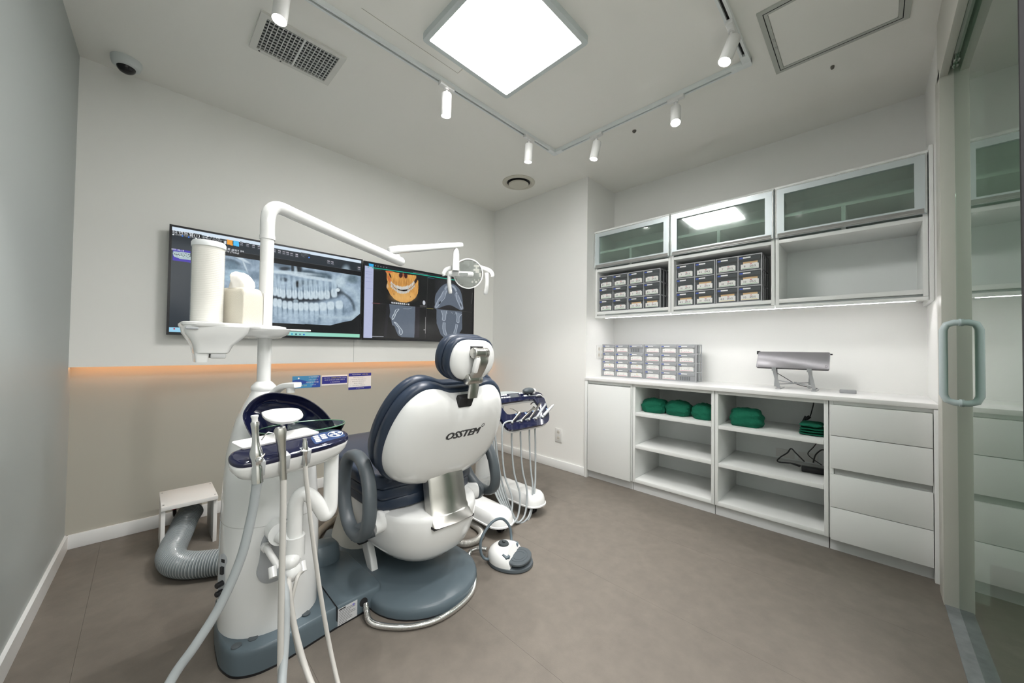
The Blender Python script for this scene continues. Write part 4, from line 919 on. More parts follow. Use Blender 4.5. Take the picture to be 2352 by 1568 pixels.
for s_ in (-1, 1):
    q = lambda x, y, h: hd_c+ul*x*s_+vl*y+nl*h
    b = MB(); b.tube([q(.03, .05, -.03), q(.085, .040, -.028), q(.135, .022, -.018), q(.152, -.004, -.006), q(.150, -.018, -.004)], [.011, .013, .014, .013, .010], 14, spl=5); b.build('handle_yoke', WPL, ol)
    b = MB(); b.tube([q(.115, .008, .0), q(.118, -.03, .004), q(.118, -.07, .004), q(.112, -.115, .0), q(.110, -.128, .0)], [.013, .0125, .013, .013, .009], 14, spl=5); b.build('handle', WPL, ol)
# ================================================================ ASSISTANT INSTRUMENTS (with their hoses)
def inst(name, label, cat, loc): return empty(name, label, cat, loc, group=None)
t = inst('suction_handpiece', 'large chrome suction handpiece with a white tip and thick grey hose, left on the console', 'handpiece', (.220, 1.178, .70))
ax = Vector((.221, 1.178, .69)); dA = (Vector((.2115, 1.178, .855))-ax).normalized()
b = MB(); b.lathe([(.0135, -.012), (.0135, .030), (.012, .034), (.0125, .040), (.0165, .062), (.0155, .072), (.011, .085), (.0085, .10), (.008, .125), (.0095, .140), (.010, .149), (.0085, .153)], align(ax, dA), 22); b.build('body', CHR, t, ang=50)
b = MB(); b.ball(ax+dA*.052+Vector((.004, -.014, 0)), .009); b.tube([ax+dA*.055+Vector((.008, -.014, 0)), ax+dA*.066+Vector((.017, -.012, 0))], .0022, 8); b.build('valve_lever', CHR, t)
b = MB(); b.lathe([(.0070, .150), (.0070, .162), (.0088, .166), (.0088, .170), (.006, .170)], align(ax, dA), 18); b.build('tip', WPM, t)
b = MB(); b.tube([ax-dA*.01, (.219, 1.182, .655), (.213, 1.19, .59), (.192, 1.195, .48), (.152, 1.20, .374), (.106, 1.20, .30), (.060, 1.20, .235), (.00, 1.16, .12), (-.06, 1.08, .035), (-.05, .97, .012), (.06, .90, .012), (.20, .96, .012), (.255, 1.06, .05), (.285, 1.15, .14), (.301, 1.195, .227), (.309, 1.235, .31), (.310, 1.285, .345), (.312, 1.312, .348)], [.0128]+[.0112]*14+[.0108]*3, 14, spl=6); b.build('hose', HOSE, t)
t = inst('air_water_syringe', 'steel three-way syringe with bent nozzle and pale hose, middle on the console', 'syringe', (.281, 1.178, .69))
ax = Vector((.2825, 1.178, .672)); dB = (Vector((.2735, 1.178, .815))-ax).normalized()
b = MB(); rg = []
for h, wx, wy, dx in ((0, .0085, .0085, 0), (.045, .0085, .0085, 0), (.07, .0095, .009, 0), (.10, .011, .011, -.001), (.122, .014, .014, -.002), (.138, .0155, .014, -.002), (.146, .012, .012, -.001)):
    c_ = ax+dB*h+X3*dx; rg.append([c_+X3*x+Y3*y for x, y in circ(20, wx, wy, p=2.8)])
b.loft(rg); b.build('body', STEEL, t, ang=50)
b = MB()
for dx in (-.006, .006): b.lathe([(.0048, .0), (.0048, .0035), (.004, .0045)], align(ax+dB*.145+Vector((dx, -.003, 0)), dB), 14)
b.build('buttons', CHR, t)
b = MB(); b.tube([ax+dB*.130+Vector((-.010, 0, 0)), ax+dB*.137+Vector((-.030, .004, 0)), ax+dB*.133+Vector((-.037, .004, -.002)), ax+dB*.122+Vector((-.046, .004, -.004))], .0016, 8); b.build('nozzle', CHR, t)
b = MB(); b.tube([ax+dB*.004, (.2835, 1.178, .62), (.284, 1.176, .45), (.284, 1.172, .25), (.284, 1.16, .10), (.282, 1.10, .025), (.30, .99, .009), (.36, .95, .009), (.375, 1.04, .018), (.352, 1.16, .10), (.335, 1.215, .19), (.326, 1.235, .26), (.321, 1.255, .33), (.338, 1.306, .318)], .0082, 12, spl=6); b.build('hose', HOSEW, t)
t = inst('saliva_ejector', 'small chrome saliva ejector holder with thin pale hose, right of the syringe', 'handpiece', (.337, 1.185, .70))
ax = Vector((.340, 1.185, .694)); dC = (Vector((.3365, 1.185, .775))-ax).normalized()
b = MB(); b.lathe([(.006, 0), (.006, .035), (.0072, .037), (.0085, .044), (.0085, .058), (.0075, .068), (.0055, .076), (.0058, .082), (.004, .083)], align(ax, dC), 18); b.build('body', CHR, t, ang=50)
b = MB(); b.tube([ax+dC*.046+Vector((.003, -.008, 0)), ax+dC*.050+Vector((-.012, -.009, 0))], .0028, 8); b.build('valve_lever', WPM, t)
b = MB(); b.tube([ax+dC*.002, (.343, 1.186, .66), (.360, 1.188, .517), (.387, 1.182, .312), (.413, 1.165, .14), (.425, 1.10, .03), (.42, 1.0, .007), (.37, .96, .007), (.375, 1.05, .008), (.388, 1.13, .010), (.375, 1.20, .04), (.352, 1.235, .10), (.337, 1.248, .182), (.3275, 1.25, .252), (.345, 1.26, .33), (.372, 1.30, .325)], [.0062]*8+[.0055]*7, 12, spl=6); b.build('hose', HOSEW, t)
# ================================================================ DOCTOR CART
ct = empty('dental_cart', 'white dental delivery cart with navy frame and control buttons right of the chair', 'cart', (1.65, 1.72, 0))
def foot(cx, y0, y1, w):
    Q = [(cx-w, y1), (cx-w, y0+w*.5), (cx-w*.45, y0), (cx+w*.45, y0), (cx+w, y0+w*.5), (cx+w, y1)]
    P = [(p[0], p[1]) for p in rounded(Q, .05, 4)]; c = (cx, (y0+y1)/2)
    b = MB(); b.loft([[(c[0]+(x-c[0])*k, c[1]+(y-c[1])*(1-(1-k)*.35), z) for x, y in P] for k, z in ((.98, .060), (1.02, .062), (1.02, .069), (.97, .072), (.93, .095), (.86, .118), (.74, .130), (.5, .134))]); return b
foot(1.435, 1.425, 1.98, .082).build('base_foot', WPL, ct, ang=35); foot(1.768, 1.465, 1.98, .082).build('base_foot', WPL, ct, ang=35)
b = MB(); b.loft([[(x, y, z) for x, y in [(p[0], p[1]) for p in rounded([(1.36, 1.90), (1.85, 1.90), (1.82, 2.06), (1.40, 2.06)], .05, 4)]] for z in (.062, .10, .130)]); b.build('base_bridge', WPL, ct)
for x, y in ((1.455, 1.50), (1.765, 1.53), (1.44, 1.98), (1.78, 1.98)):
    b = MB(); 
    for s_ in (-.011, .011): b.lathe([(.024, -.007), (.027, -.004), (.027, .004), (.024, .007)], align((x+s_, y+.012, .0275), X3), 20)
    b.box((x-.006, y-.010, .03), (x+.006, y+.014, .061)); b.build('caster', BLACK, ct)
b = MB(); b.loft([[(x, y, z) for x, y in circ(28, .052*k, .040*k, (1.725, 1.985), 3)] for k, z in ((1.1, .12), (1, .16), (.92, .50), (.95, .60), (.5, .62))]); b.build('post', WPL, ct)
vK = Vector((0, .17, .150)).normalized(); FK = frm((1.75, 1.632, .632), X3, vK)
if FK[3].y > 0: FK = (FK[0], FK[1], FK[2], -FK[3])
KO = onp(FK, [(1098, 912), (1148, 907), (1200, 902), (1236, 901), (1248, 912), (1256, 935), (1261, 955), (1257, 970), (1240, 976), (1205, 983), (1178, 988), (1163, 982), (1150, 962), (1128, 935), (1108, 925)])
KI = onp(FK, [(1118, 933), (1146, 927.5), (1190, 921), (1223, 917), (1230, 922), (1237, 932), (1241, 940), (1238, 942.5), (1225, 944), (1195, 948), (1169, 952.5), (1160, 947), (1152, 936), (1146, 931), (1130, 934)])
def smooth_pair(L): return [(p.x, p.y) for p in catmull([(x, y, 0) for x, y in L+L[:1]], 3)[:-1]]
KO_, KI_ = smooth_pair(KO), smooth_pair(KI)
b = MB(); b.frame2(KO_, KI_, FK, -.012, .004); b.build('navy_frame', NAVG, ct, ang=50)
sh = lambda L, k, c: [(c[0]+(x-c[0])*k, c[1]+(y-c[1])*k) for x, y in L]
ck = (sum(p[0] for p in KO_)/len(KO_), sum(p[1] for p in KO_)/len(KO_))
b = MB(); b.frame2(sh(KO_, .995, ck), sh(KI_, .985, ck), FK, -.030, -.0121); b.build('white_underframe', WPL, ct, ang=50)
b = MB(); b.loft([[(x, y, z) for x, y in [(p[0], p[1]) for p in rounded([(1.38, 1.735), (2.02, 1.715), (2.00, 2.02), (1.40, 2.04)], .04, 4)]] for z in (.700, .716)]); b.build('tray_top', mat('frosted tray', (.55, .62, .63), .2), ct)
def kb(px, w, h, name='button', mt=BTN, lift=.0042, th=.003, sk=.25):
    (x, y), = onp(FK, [px]); b = MB(); b.prism([(x-w/2-sk*h/2*0, y-h/2), (x+w/2, y-h/2), (x+w/2, y+h/2), (x-w/2, y+h/2)], FK, lift, lift+th, bev=.0008); return b.build(name, mt, ct)
kb((1180, 909.5), .085, .030, 'display', mat('lcd grey', (.10, .11, .12), .15), th=.002)
for px in ((1151, 909), (1156, 908.5), (1161, 908), (1152, 914.5), (1158, 914), (1164, 913.5), (1169, 913)): kb(px, .017, .010)
for px in ((1193, 904.5), (1198, 904), (1203, 903.5), (1208, 903), (1212, 904.5), (1215, 908)): kb(px, .017, .009)
kb((1206, 909.5), .032, .013)
(x, y), = onp(FK, [(1223, 901)]); b = MB(); b.lathe([(.018, .004), (.018, .010), (.011, .014), (.014, .028), (.010, .032)], align(FK[0]+FK[1]*x+FK[2]*y, FK[3]), 20); b.build('knob', WPM, ct)
q = ony(1.73, 1214, 897); b = MB(); b.ball(q, (.055, .03, .022)); b.build('viewer_housing', DGR, ct)
q = [ony(1.70, *p) for p in [(1232, 908), (1241, 907), (1249, 914), (1252, 921), (1246, 923)]]
b = MB(); b.tube(q, .0055, 10, spl=5); b.build('side_handle', WPM, ct)
q = [ony(1.66, *p) for p in [(1219, 928), (1226, 923), (1232, 929), (1239, 939)]]
b = MB(); b.tube(q, .0035, 8, spl=4); b.build('tray_support', BLACK, ct)
B('cart_arm', WPL, [((1.69, 1.80, .62), (1.76, 2.01, .70))], ct, r=.015)
IK = [((1176, 969), (1186, 958), 'steel air-water syringe at the left end of the cart'), ((1197, 966), (1219, 946), 'slim steel handpiece, second from the left on the cart'), ((1215, 962), (1232, 938), 'steel turbine handpiece in the middle of the cart'),
      ((1231, 960), (1246, 938), 'grey motor handpiece, fourth from the left on the cart'), ((1246, 957), (1260, 943), 'pale grey scaler handpiece at the right end of the cart')]
DST = mat('dark steel', (.30, .29, .27), .3, 1)
HB_ = [(1158, 985), (1180, 987), (1200, 983), (1220, 978), (1233, 975)]
for k, (a_, c_, lab) in enumerate(IK):
    (x0, y0), (x1, y1) = onp(FK, [a_, c_]); P = lambda x, y, h: FK[0]+FK[1]*x+FK[2]*y+FK[3]*h
    p0_, p1_ = P(x0, y0, .012), P(x1, y1, .040)
    t = empty('handpiece', lab, 'handpiece', p0_, group=None)
    mt_ = (DST, DST, DST, LGR, mat('pale grey plastic', (.55, .56, .57), .35))[k]
    b = MB(); pm = p0_.lerp(p1_, .55)+FK[3]*(.008 if k in (1, 2) else 0)
    if k == 0: b.tube([p0_, pm, p1_], [.006, .009, .014], 12, spl=3); b.tube([p1_, p1_+Vector((-.05, .01, .03)), p1_+Vector((-.075, .01, .035))], .0022, 6)
    elif k == 4: b.tube([p0_, pm, p1_, p1_+(p1_-p0_)*.25], [.010, .010, .009, .005], 12)
    else: b.tube([p0_, pm, p1_], [.008, .0085, .006], 12, spl=4); b.tube([p1_-FK[3]*.004, p1_+Vector((.004, 0, .010))], .008, 12)
    b.build('body', mt_, t)
    b = MB(); b.ball(P(x0-.012, y0-.008, .008), .010); b.build('cradle_knob', CHR, t)
    hp = ony(1.575, *HB_[k]); xb = hp.x; zb_ = hp.z
    low = .10-.012*k; sx = (.02, -.0, -.02, -.06, -.11)[k]
    ux = 1.462+.018*k
    b = MB(); b.tube([p0_, (xb, 1.585, zb_+.02), (xb-.012, 1.575, .42), (xb-.01+sx*.2, 1.555, .28), (xb+.005+sx*.75, 1.52, .16), (xb-.03+sx, 1.50, low-.035), ((xb+sx+ux)/2-.01, 1.50, low-.062), (ux+.045, 1.53, low-.005), (ux+.015, 1.58, .19), (ux+.005, 1.62, .32), (ux+.0, 1.66, .55)], .0058, 10, spl=6); b.build('hose', HOSE, t)
    b = MB(); (xs_, ys_), = onp(FK, [(a_[0]+8, a_[1]-18)]); b.prism([(xs_-.004, ys_-.006), (xs_+.008, ys_-.010), (xs_+.010, ys_-.004), (xs_-.002, ys_)], FK, .0042, .005); b.build('status_light', mat('blue led', (.2, .4, 1), .5, emit=(.25, .5, 1), es=2), ct)
# ================================================================ FOOT PEDAL, CONDUITS, DUCT, STOOL
fp = empty('foot_pedal', 'white and grey foot pedal with a hoop handle on the floor beside the chair', 'pedal', (1.285, 1.265, 0))
f_ = Vector((.40, -.915, 0)).normalized(); s_v = Vector((-f_.y, f_.x, 0)); pc = Vector((1.285, 1.262, 0))
PP = lambda a, s, z: pc+f_*a+s_v*s+Z3*z
def ring(ra, rs, z, a0=0, n=40, p=2.1): return [PP(a0+x, y, z) for x, y in circ(n, ra, rs, p=p)]
b = MB(); b.loft([ring(.108, .092, 0), ring(.112, .096, .006), ring(.110, .094, .016), ring(.100, .085, .019)]); b.build('base', DGR, fp)
b = MB(); b.loft([ring(.106, .091, .017, -.006), ring(.106, .091, .028, -.008), ring(.100, .087, .045, -.012), ring(.086, .077, .062, -.018), ring(.064, .060, .074, -.024), ring(.035, .034, .080, -.03), ring(.01, .01, .081, -.03)])
bmesh.ops.bisect_plane(b.bm, geom=b.bm.verts[:]+b.bm.edges[:]+b.bm.faces[:], plane_co=PP(.030, 0, .02), plane_no=(f_*.75+Z3*.35).normalized(), clear_outer=True)
bmesh.ops.holes_fill(b.bm, edges=[e for e in b.bm.edges if e.is_boundary]); b.build('cover', WPL, fp, ang=40)
b = MB(); b.loft([[PP(.044+x, y, z+.10*(-(x)*.12)) for x, y in circ(36, .058*k, .080*k, p=2.1)] for k, z in ((.96, .030), (1, .033), (1, .040), (.96, .043), (.72, .043), (.71, .0445), (.66, .0445), (.65, .043), (.48, .043), (.47, .0445), (.42, .0445), (.41, .043), (.1, .043))]); b.build('tread_plate', DGR, fp, ang=30)
b = MB(); b.lathe([(.026, 0), (.027, .008), (.024, .013), (.008, .014), (.008, .022), (.006, .023)], align(PP(-.038, .0, .076), Z3+f_*.1), 26); b.build('knob', mat('pedal knob', (.05, .06, .065), .4), fp)
for s_ in (-1, 1):
    b = MB(); b.box((-.016, -.014, -.016), (.016, .014, .010), .004, M=Matrix.Translation(PP(.0, .062*s_, .058)) @ Matrix.Rotation(math.atan2(f_.y, f_.x)+.3*s_, 4, 'Z') @ Matrix.Rotation(.25, 4, 'Y')); b.build('side_button', BLUEG, fp)
HQ = [Vector(p) for p in ((1.215, 1.30, .030), (1.185, 1.335, .026), (1.170, 1.352, .060), (1.182, 1.36, .120), (1.248, 1.362, .170), (1.318, 1.360, .168), (1.366, 1.352, .115), (1.366, 1.338, .060), (1.345, 1.315, .036))]
b = MB(); b.tube(HQ, .0068, 12, spl=6); b.build('hoop_handle', BLUEG, fp)
def ribbed(pts, r, pitch, dip, n, name, mt, label, cat, spl=14, m2=None):
    P = catmull(pts, spl); L = [0]
    for a, c in zip(P[:-1], P[1:]): L.append(L[-1]+(c-a).length)
    N_ = int(L[-1]/pitch); Q = []; rs = []; j = 0
    for i in range(N_*3+1):
        d = L[-1]*i/(N_*3)
        while j < len(L)-2 and L[j+1] < d: j += 1
        Q.append(P[j].lerp(P[j+1], (d-L[j])/max(1e-9, L[j+1]-L[j]))); rs.append(r if i % 3 else r*dip)
    b = MB(); b.tube(Q, rs, n)
    if m2:
        b.bm.faces.ensure_lookup_table(); nr = len(Q)-1
        for i in range(nr):
            if i % 3 == 1:
                for f in b.bm.faces[i*n:(i+1)*n]: f.material_index = 1
    return b.build(name, [mt, m2] if m2 else mt, ang=35, label=label, cat=cat)
ribbed([(.630, 1.406, .046), (.624, 1.385, .030), (.620, 1.345, .013), (.648, 1.288, .0118), (.715, 1.220, .0118), (.802, 1.180, .0118), (.905, 1.180, .0118), (1.006, 1.215, .0118), (1.090, 1.30, .0118), (1.135, 1.395, .0118), (1.178, 1.445, .016), (1.215, 1.432, .026), (1.240, 1.385, .030)], .0112, .0042, .86, 14, 'steel_conduit', CHR,
       'thin shiny steel conduit curving over the floor from the unit base to the foot pedal', 'conduit')
ribbed([(1.160, 1.72, .019), (1.168, 1.63, .019), (1.185, 1.552, .019), (1.225, 1.512, .019), (1.292, 1.510, .019), (1.348, 1.555, .019), (1.372, 1.66, .019), (1.362, 1.80, .019), (1.34, 2.0, .03)], .0185, .006, .93, 16, 'steel_conduit', mat('dull flex tube', (.44, .43, .40), .35, .5),
       'thick dull grey conduit looping on the floor between chair and cart', 'conduit')
ribbed([(.640, 1.87, .021), (.628, 1.93, .021), (.640, 2.05, .021), (.70, 2.17, .021), (.80, 2.255, .021), (.92, 2.29, .021)], .019, .006, .93, 16, 'flexible_conduit', mat('tan flex tube', (.42, .37, .30), .45),
       'tan flexible conduit around the far left side of the chair base', 'conduit')
dh = ribbed([(.205, 2.715, .115), (.182, 2.66, .10), (.150, 2.55, .070), (.122, 2.44, .0565), (.108, 2.34, .0565), (.122, 2.245, .0565), (.172, 2.175, .0565), (.250, 2.125, .0565), (.36, 2.06, .0565), (.42, 1.98, .07), (.43, 1.90, .09)], .0555, .0105, .94, 26, 'duct_hose', mat('duct hose grey', (.17, .20, .21), .3, coat=.3),
       'thick grey ribbed duct hose running from under the white stool to the unit', 'hose', m2=mat('duct hose light rib', (.40, .43, .44), .3))
t = empty('step_stool', 'small low white stool against the wall covering the duct hose', 'stool', (.182, 2.61, 0))
STW = mat('stool white', (.74, .74, .72), .4)
b = MB(); b.box((.073, 2.478, .224), (.293, 2.752, .244), .0015); b.build('top', STW, t)
B('side_panel', STW, [((.074, 2.492, 0), (.090, 2.748, .2235))], t, r=.001); B('side_panel', STW, [((.276, 2.492, 0), (.292, 2.748, .2235))], t, r=.001)
for x, y in ((.083, 2.51), (.083, 2.72), (.283, 2.51), (.283, 2.72)):
    b = MB(); b.lathe([(.004, .244), (.004, .2445)], Matrix.Translation((x, y, 0)), 10); b.build('screw', mat('screw grey', (.22, .22, .22), .4, .5), t)
t = empty('wall_pipes', 'two pale pipes and a red wheel valve in the shadow under the white stool', 'pipe', (.20, 2.80, .02))
b = MB(); b.tube([(.195, 2.73, .125), (.20, 2.80, .15), (.205, 2.903, .16)], .018, 14); b.build('pipe', WPM, t)
b = MB(); b.tube([(.232, 2.715, .115), (.25, 2.80, .15), (.262, 2.903, .17)], .012, 14); b.build('pipe', WPM, t)
b = MB(); b.tube([(.135+.026*math.cos(a), 2.78, .15+.026*math.sin(a)) for a in [2*math.pi*k/20 for k in range(21)]], .004, 8); b.tube([(.11, 2.78, .15), (.16, 2.78, .15)], .004, 8); b.tube([(.135, 2.78, .15), (.140, 2.80, .09), (.145, 2.85, .06), (.145, 2.903, .06)], .009, 10, m=1); b.build('valve', [mat('red valve', (.35, .02, .03), .4), BLACK], t)
# ================================================================ WALL MONITORS
WHT = mat('sticker white', (.82, .82, .82), .4); SE = 1/2**EXPO
def lin(c):
    c = np.asarray(c, float)/255; return np.where(c <= .04045, c/12.92, ((c+.055)/1.055)**2.4)
class Paint:
    def __init__(s, x0, x1, z0, z1, y, nx, ny, quad_):
        s.x = np.linspace(x0, x1, nx+1); s.z = np.linspace(z1, z0, ny+1); s.y = y; s.nx, s.ny = nx, ny
        X, Z = np.meshgrid((s.x[:-1]+s.x[1:])/2, (s.z[:-1]+s.z[1:])/2)
        s.img = np.zeros(X.shape+(3,)); s.U = (X-x0)/(x1-x0); s.V = (z1-Z)/(z1-z0); s.o = (0, 0, 1)
        A = []; r = []          # homography from the unit picture to the measuring grid the drawing was taken in
        for (u, v), (px, py) in zip(((0, 0), (1, 0), (1, 1), (0, 1)), quad_):
            A += [[u, v, 1, 0, 0, 0, -px*u, -px*v], [0, 0, 0, u, v, 1, -py*u, -py*v]]; r += [px, py]
        h = np.linalg.solve(np.array(A, float), np.array(r, float)); s.h = h; s.b = (x0, x1, z0, z1)
        w = h[6]*s.U+h[7]*s.V+1; s.px = (h[0]*s.U+h[1]*s.V+h[2])/w; s.py = (h[3]*s.U+h[4]*s.V+h[5])/w
    def inv(s, px, py):
        M = np.linalg.inv(np.append(s.h, 1).reshape(3, 3)) @ np.array([px, py, 1.0]); u, v = M[0]/M[2], M[1]/M[2]
        return s.b[0]+u*(s.b[1]-s.b[0]), s.b[3]-v*(s.b[3]-s.b[2])
    def use(s, ox, oy, k): s.o = (ox, oy, k)
    def c(s, pts): return [(s.o[0]+x/s.o[2], s.o[1]+y/s.o[2]) for x, y in pts]
    def put(s, m, col, a=1):
        m = (m*a)[..., None]; s.img = s.img*(1-m)+np.asarray(col, float)*m
    def rect(s, u0, u1, v0, v1, col): s.put(((s.U >= u0) & (s.U < u1) & (s.V >= v0) & (s.V < v1)).astype(float), col)
    def poly(s, pts, col, a=1, smooth=0):
        if smooth: pts = [(p.x, p.y) for p in catmull([(x, y, 0) for x, y in pts+pts[:1]], smooth)[:-1]]
        pts = s.c(pts); ins = np.zeros(s.px.shape, bool); j = len(pts)-1
        for i in range(len(pts)):
            xi, yi = pts[i]; xj, yj = pts[j]
            if yi != yj: ins ^= ((yi > s.py) != (yj > s.py)) & (s.px < (xj-xi)*(s.py-yi)/(yj-yi)+xi)
            j = i
        s.put(ins.astype(float), col, a); return ins
    def ell(s, cx, cy, rx, ry, col, ang=0, soft=.3, a=1, add=0, p=2):
        (cx, cy), = s.c([(cx, cy)]); rx /= s.o[2]; ry /= s.o[2]
        ca, sa = math.cos(ang), math.sin(ang); X = s.px-cx; Y = s.py-cy
        d = (np.abs((X*ca+Y*sa)/rx)**p+np.abs((-X*sa+Y*ca)/ry)**p)**(1/p)
        m = np.clip((1+soft-d)/(2*soft+1e-6), 0, 1); m = m*m*(3-2*m)
        if add: s.img += (m*add)[..., None]*np.asarray(col, float)
        else: s.put(m, col, a)
    def line(s, pts, w, col, a=1, soft=.6, smooth=0):
        if smooth: pts = [(p.x, p.y) for p in catmull([(x, y, 0) for x, y in pts], smooth)]
        pts = s.c(pts); w = w/s.o[2]; D = np.full(s.px.shape, 1e9)
        for (x0, y0), (x1, y1) in zip(pts[:-1], pts[1:]):
            dx, dy = x1-x0, y1-y0; L = dx*dx+dy*dy+1e-9; t = np.clip(((s.px-x0)*dx+(s.py-y0)*dy)/L, 0, 1)
            D = np.minimum(D, np.hypot(s.px-x0-t*dx, s.py-y0-t*dy))
        m = np.clip((w/2*(1+soft)-D)/(w*soft+1e-9), 0, 1); s.put(m, col, a)
    def build(s, parent, name='screen'):
        nx, ny = s.nx, s.ny; vx, vz = np.meshgrid(s.x, s.z); co = np.zeros(((nx+1)*(ny+1), 3)); co[:, 0] = vx.ravel(); co[:, 1] = s.y; co[:, 2] = vz.ravel()
        M = base_matrix(parent).inverted(); co += np.array(M.translation)
        i, j = np.meshgrid(np.arange(nx), np.arange(ny)); a = (j*(nx+1)+i).ravel()
        f = np.stack([a, a+nx+1, a+nx+2, a+1], 1)
        me = bpy.data.meshes.new(name); me.vertices.add(len(co)); me.vertices.foreach_set('co', co.ravel()); me.loops.add(f.size); me.polygons.add(len(f))
        me.loops.foreach_set('vertex_index', f.ravel()); me.polygons.foreach_set('loop_start', np.arange(0, f.size, 4))
        me.update(calc_edges=True); me.validate()
        at = me.color_attributes.new('picture', 'FLOAT_COLOR', 'CORNER'); c = lin(np.clip(s.img, 0, 255)).reshape(-1, 3); c = np.concatenate([c, np.ones((len(c), 1))], 1)
        at.data.foreach_set('color', np.repeat(c, 4, 0).astype(np.float32).ravel())
        me.materials.append(mat('screen picture', (.01, .01, .01), .18, attr='picture', es=SE)); o = bpy.data.objects.new(name, me); COL.objects.link(o); o.parent = parent; return o
def fbm(X, Y, sc, seed, oct=4):
    r = np.random.default_rng(seed); out = np.zeros(X.shape)
    for k in range(oct):
        G = r.random((64, 64)); x = X/sc*2**k; y = Y/sc*2**k; xi = np.floor(x).astype(int); yi = np.floor(y).astype(int); fx = x-xi; fy = y-yi
        fx = fx*fx*(3-2*fx); fy = fy*fy*(3-2*fy); g = lambda a, b: G[a % 64, b % 64]
        out += (g(xi, yi)*(1-fx)*(1-fy)+g(xi+1, yi)*fx*(1-fy)+g(xi, yi+1)*(1-fx)*fy+g(xi+1, yi+1)*fx*fy)/2**k
    return out/2-.47
def wtext(par, items, name='writing'):
    b = MB(); ms = []; 
    for s_, x, z, size, m, y in items:
        if m not in ms: ms.append(m)
        add_text(b, s_, (Vector((x, y, z)), X3, Z3, -Y3), size, ms.index(m), off=.0004)
    return b.build(name, ms, par, flat=True)
EW = mat('screen white', (.1, .1, .1), .4, emit=(.86, .9, .95), es=SE*.9); EG = mat('screen grey', (.1, .1, .1), .4, emit=(.45, .47, .5), es=SE*.7)
YS = YM-.062
def tv(label, x0, x1, z0, z1):
    t = empty('wall_monitor', label, 'monitor', ((x0+x1)/2, YM-.03, z0))
    b = MB(); b.box((x0+.01, YM-.055, z0+.01), (x1-.01, YM-.025, z1-.01), .004); b.build('back_shell', BLACK, t)
    b = MB(); w = .011; fr = frm((0, YM-.058, 0), X3, Z3)
    b.frame2([(x0, z0), (x1, z0), (x1, z1), (x0, z1)], [(x0+w, z0+.016), (x1-w, z0+.016), (x1-w, z1-w), (x0+w, z1-w)], fr, -.002, .0065); b.build('bezel', mat('monitor bezel', (.015, .015, .018), .3), t, flat=True)
    B('wall_mount', DARK, [((x0+.3, YM-.026, z0+.15), (x1-.3, YM-.0005, z1-.15))], t)
    return t, (x0+w, x1-w, z0+.016, z1-w)
t1, (a, b_, c, d) = tv('left wall monitor showing a panoramic dental x-ray', .081, 1.165, 1.100, 1.718)
P = Paint(a, b_, c, d, YS+.001, 520, 294, ((396.6, 517.2), (834.1, 598.8), (822.4, 776.9), (387.8, 763))); P.img[:] = (20, 22, 26)
P.rect(0, 1, 0, .034, (212, 228, 242)); P.rect(0, 1, .034, .142, (38, 46, 54)); P.rect(0, .125, .034, .30, (36, 44, 52)); P.rect(0, .105, .142, .955, (34, 44, 54)); P.rect(0.105, 1, .140, .1445, (75, 80, 85))
P.use(380, 500, 5.113)
P.poly([(90, 355), (300, 385), (300, 528), (88, 495)], (52, 30, 165)); P.poly([(98, 385), (300, 412), (300, 497), (180, 480), (110, 455), (90, 420)], (165, 185, 190))
for k in range(30): P.ell(105+k*6.6, 415+k*1+random.uniform(-18, 25), 7, 4, (40, 50, 52) if k % 3 else (220, 232, 235), .1, .4)
P.poly([(145, 145), (435, 185), (432, 226), (143, 178)], (14, 16, 19)); P.line([(145, 145), (435, 187), (432, 228), (143, 180), (145, 145)], 3, (90, 95, 98))
for x, y, cc in ((98, 185, (235, 240, 240)), (207, 203, (50, 120, 235)), (282, 217, (50, 120, 235)), (368, 232, (235, 240, 240)), (384, 262, (235, 240, 240)), (1705, 466, (80, 140, 240))): P.ell(x, y, 10, 9, cc, 0, .15)
for x0, w, cc in ((735, 68, (236, 160, 60)), (811, 66, (80, 190, 245))): P.poly([(x0, 244+(x0-735)*.18), (x0+w, 244+(x0-735+w)*.18), (x0+w, 310+(x0-735+w)*.18), (x0, 304+(x0-735)*.18)], cc)
P.poly([(515, 232), (728, 262), (726, 300), (513, 264)], (14, 16, 19)); P.line([(515, 232), (728, 264), (726, 300), (513, 266), (515, 232)], 3, (150, 155, 158)); P.poly([(702, 262), (728, 266), (726, 300), (700, 296)], (225, 235, 242))
P.poly([(522, 275), (565, 281), (565, 303), (522, 298)], (215, 190, 200)); P.poly([(568, 283), (612, 288), (612, 310), (568, 305)], (200, 205, 220)); P.poly([(623, 290), (713, 303), (713, 330), (623, 318)], (225, 235, 242))
for x in (888, 958, 1028, 1095, 1275, 1335, 1388, 1432, 1480, 1540, 1915, 1958, 2272):
    y = 270+(x-888)*.215; P.poly([(x, y), (x+40, y+9), (x+40, y+62), (x, y+52)], (62, 68, 76)); P.poly([(x+6, y+12), (x+34, y+17), (x+34, y+26), (x+6, y+20)], (190, 185, 195)); P.poly([(x+6, y+34), (x+34, y+39), (x+34, y+47), (x+6, y+42)], (150, 152, 165))
for k in range(4): P.line([(1612, 405+k*12), (1612+(105-k*22), 425+k*12)], 5, (105, 110, 115))
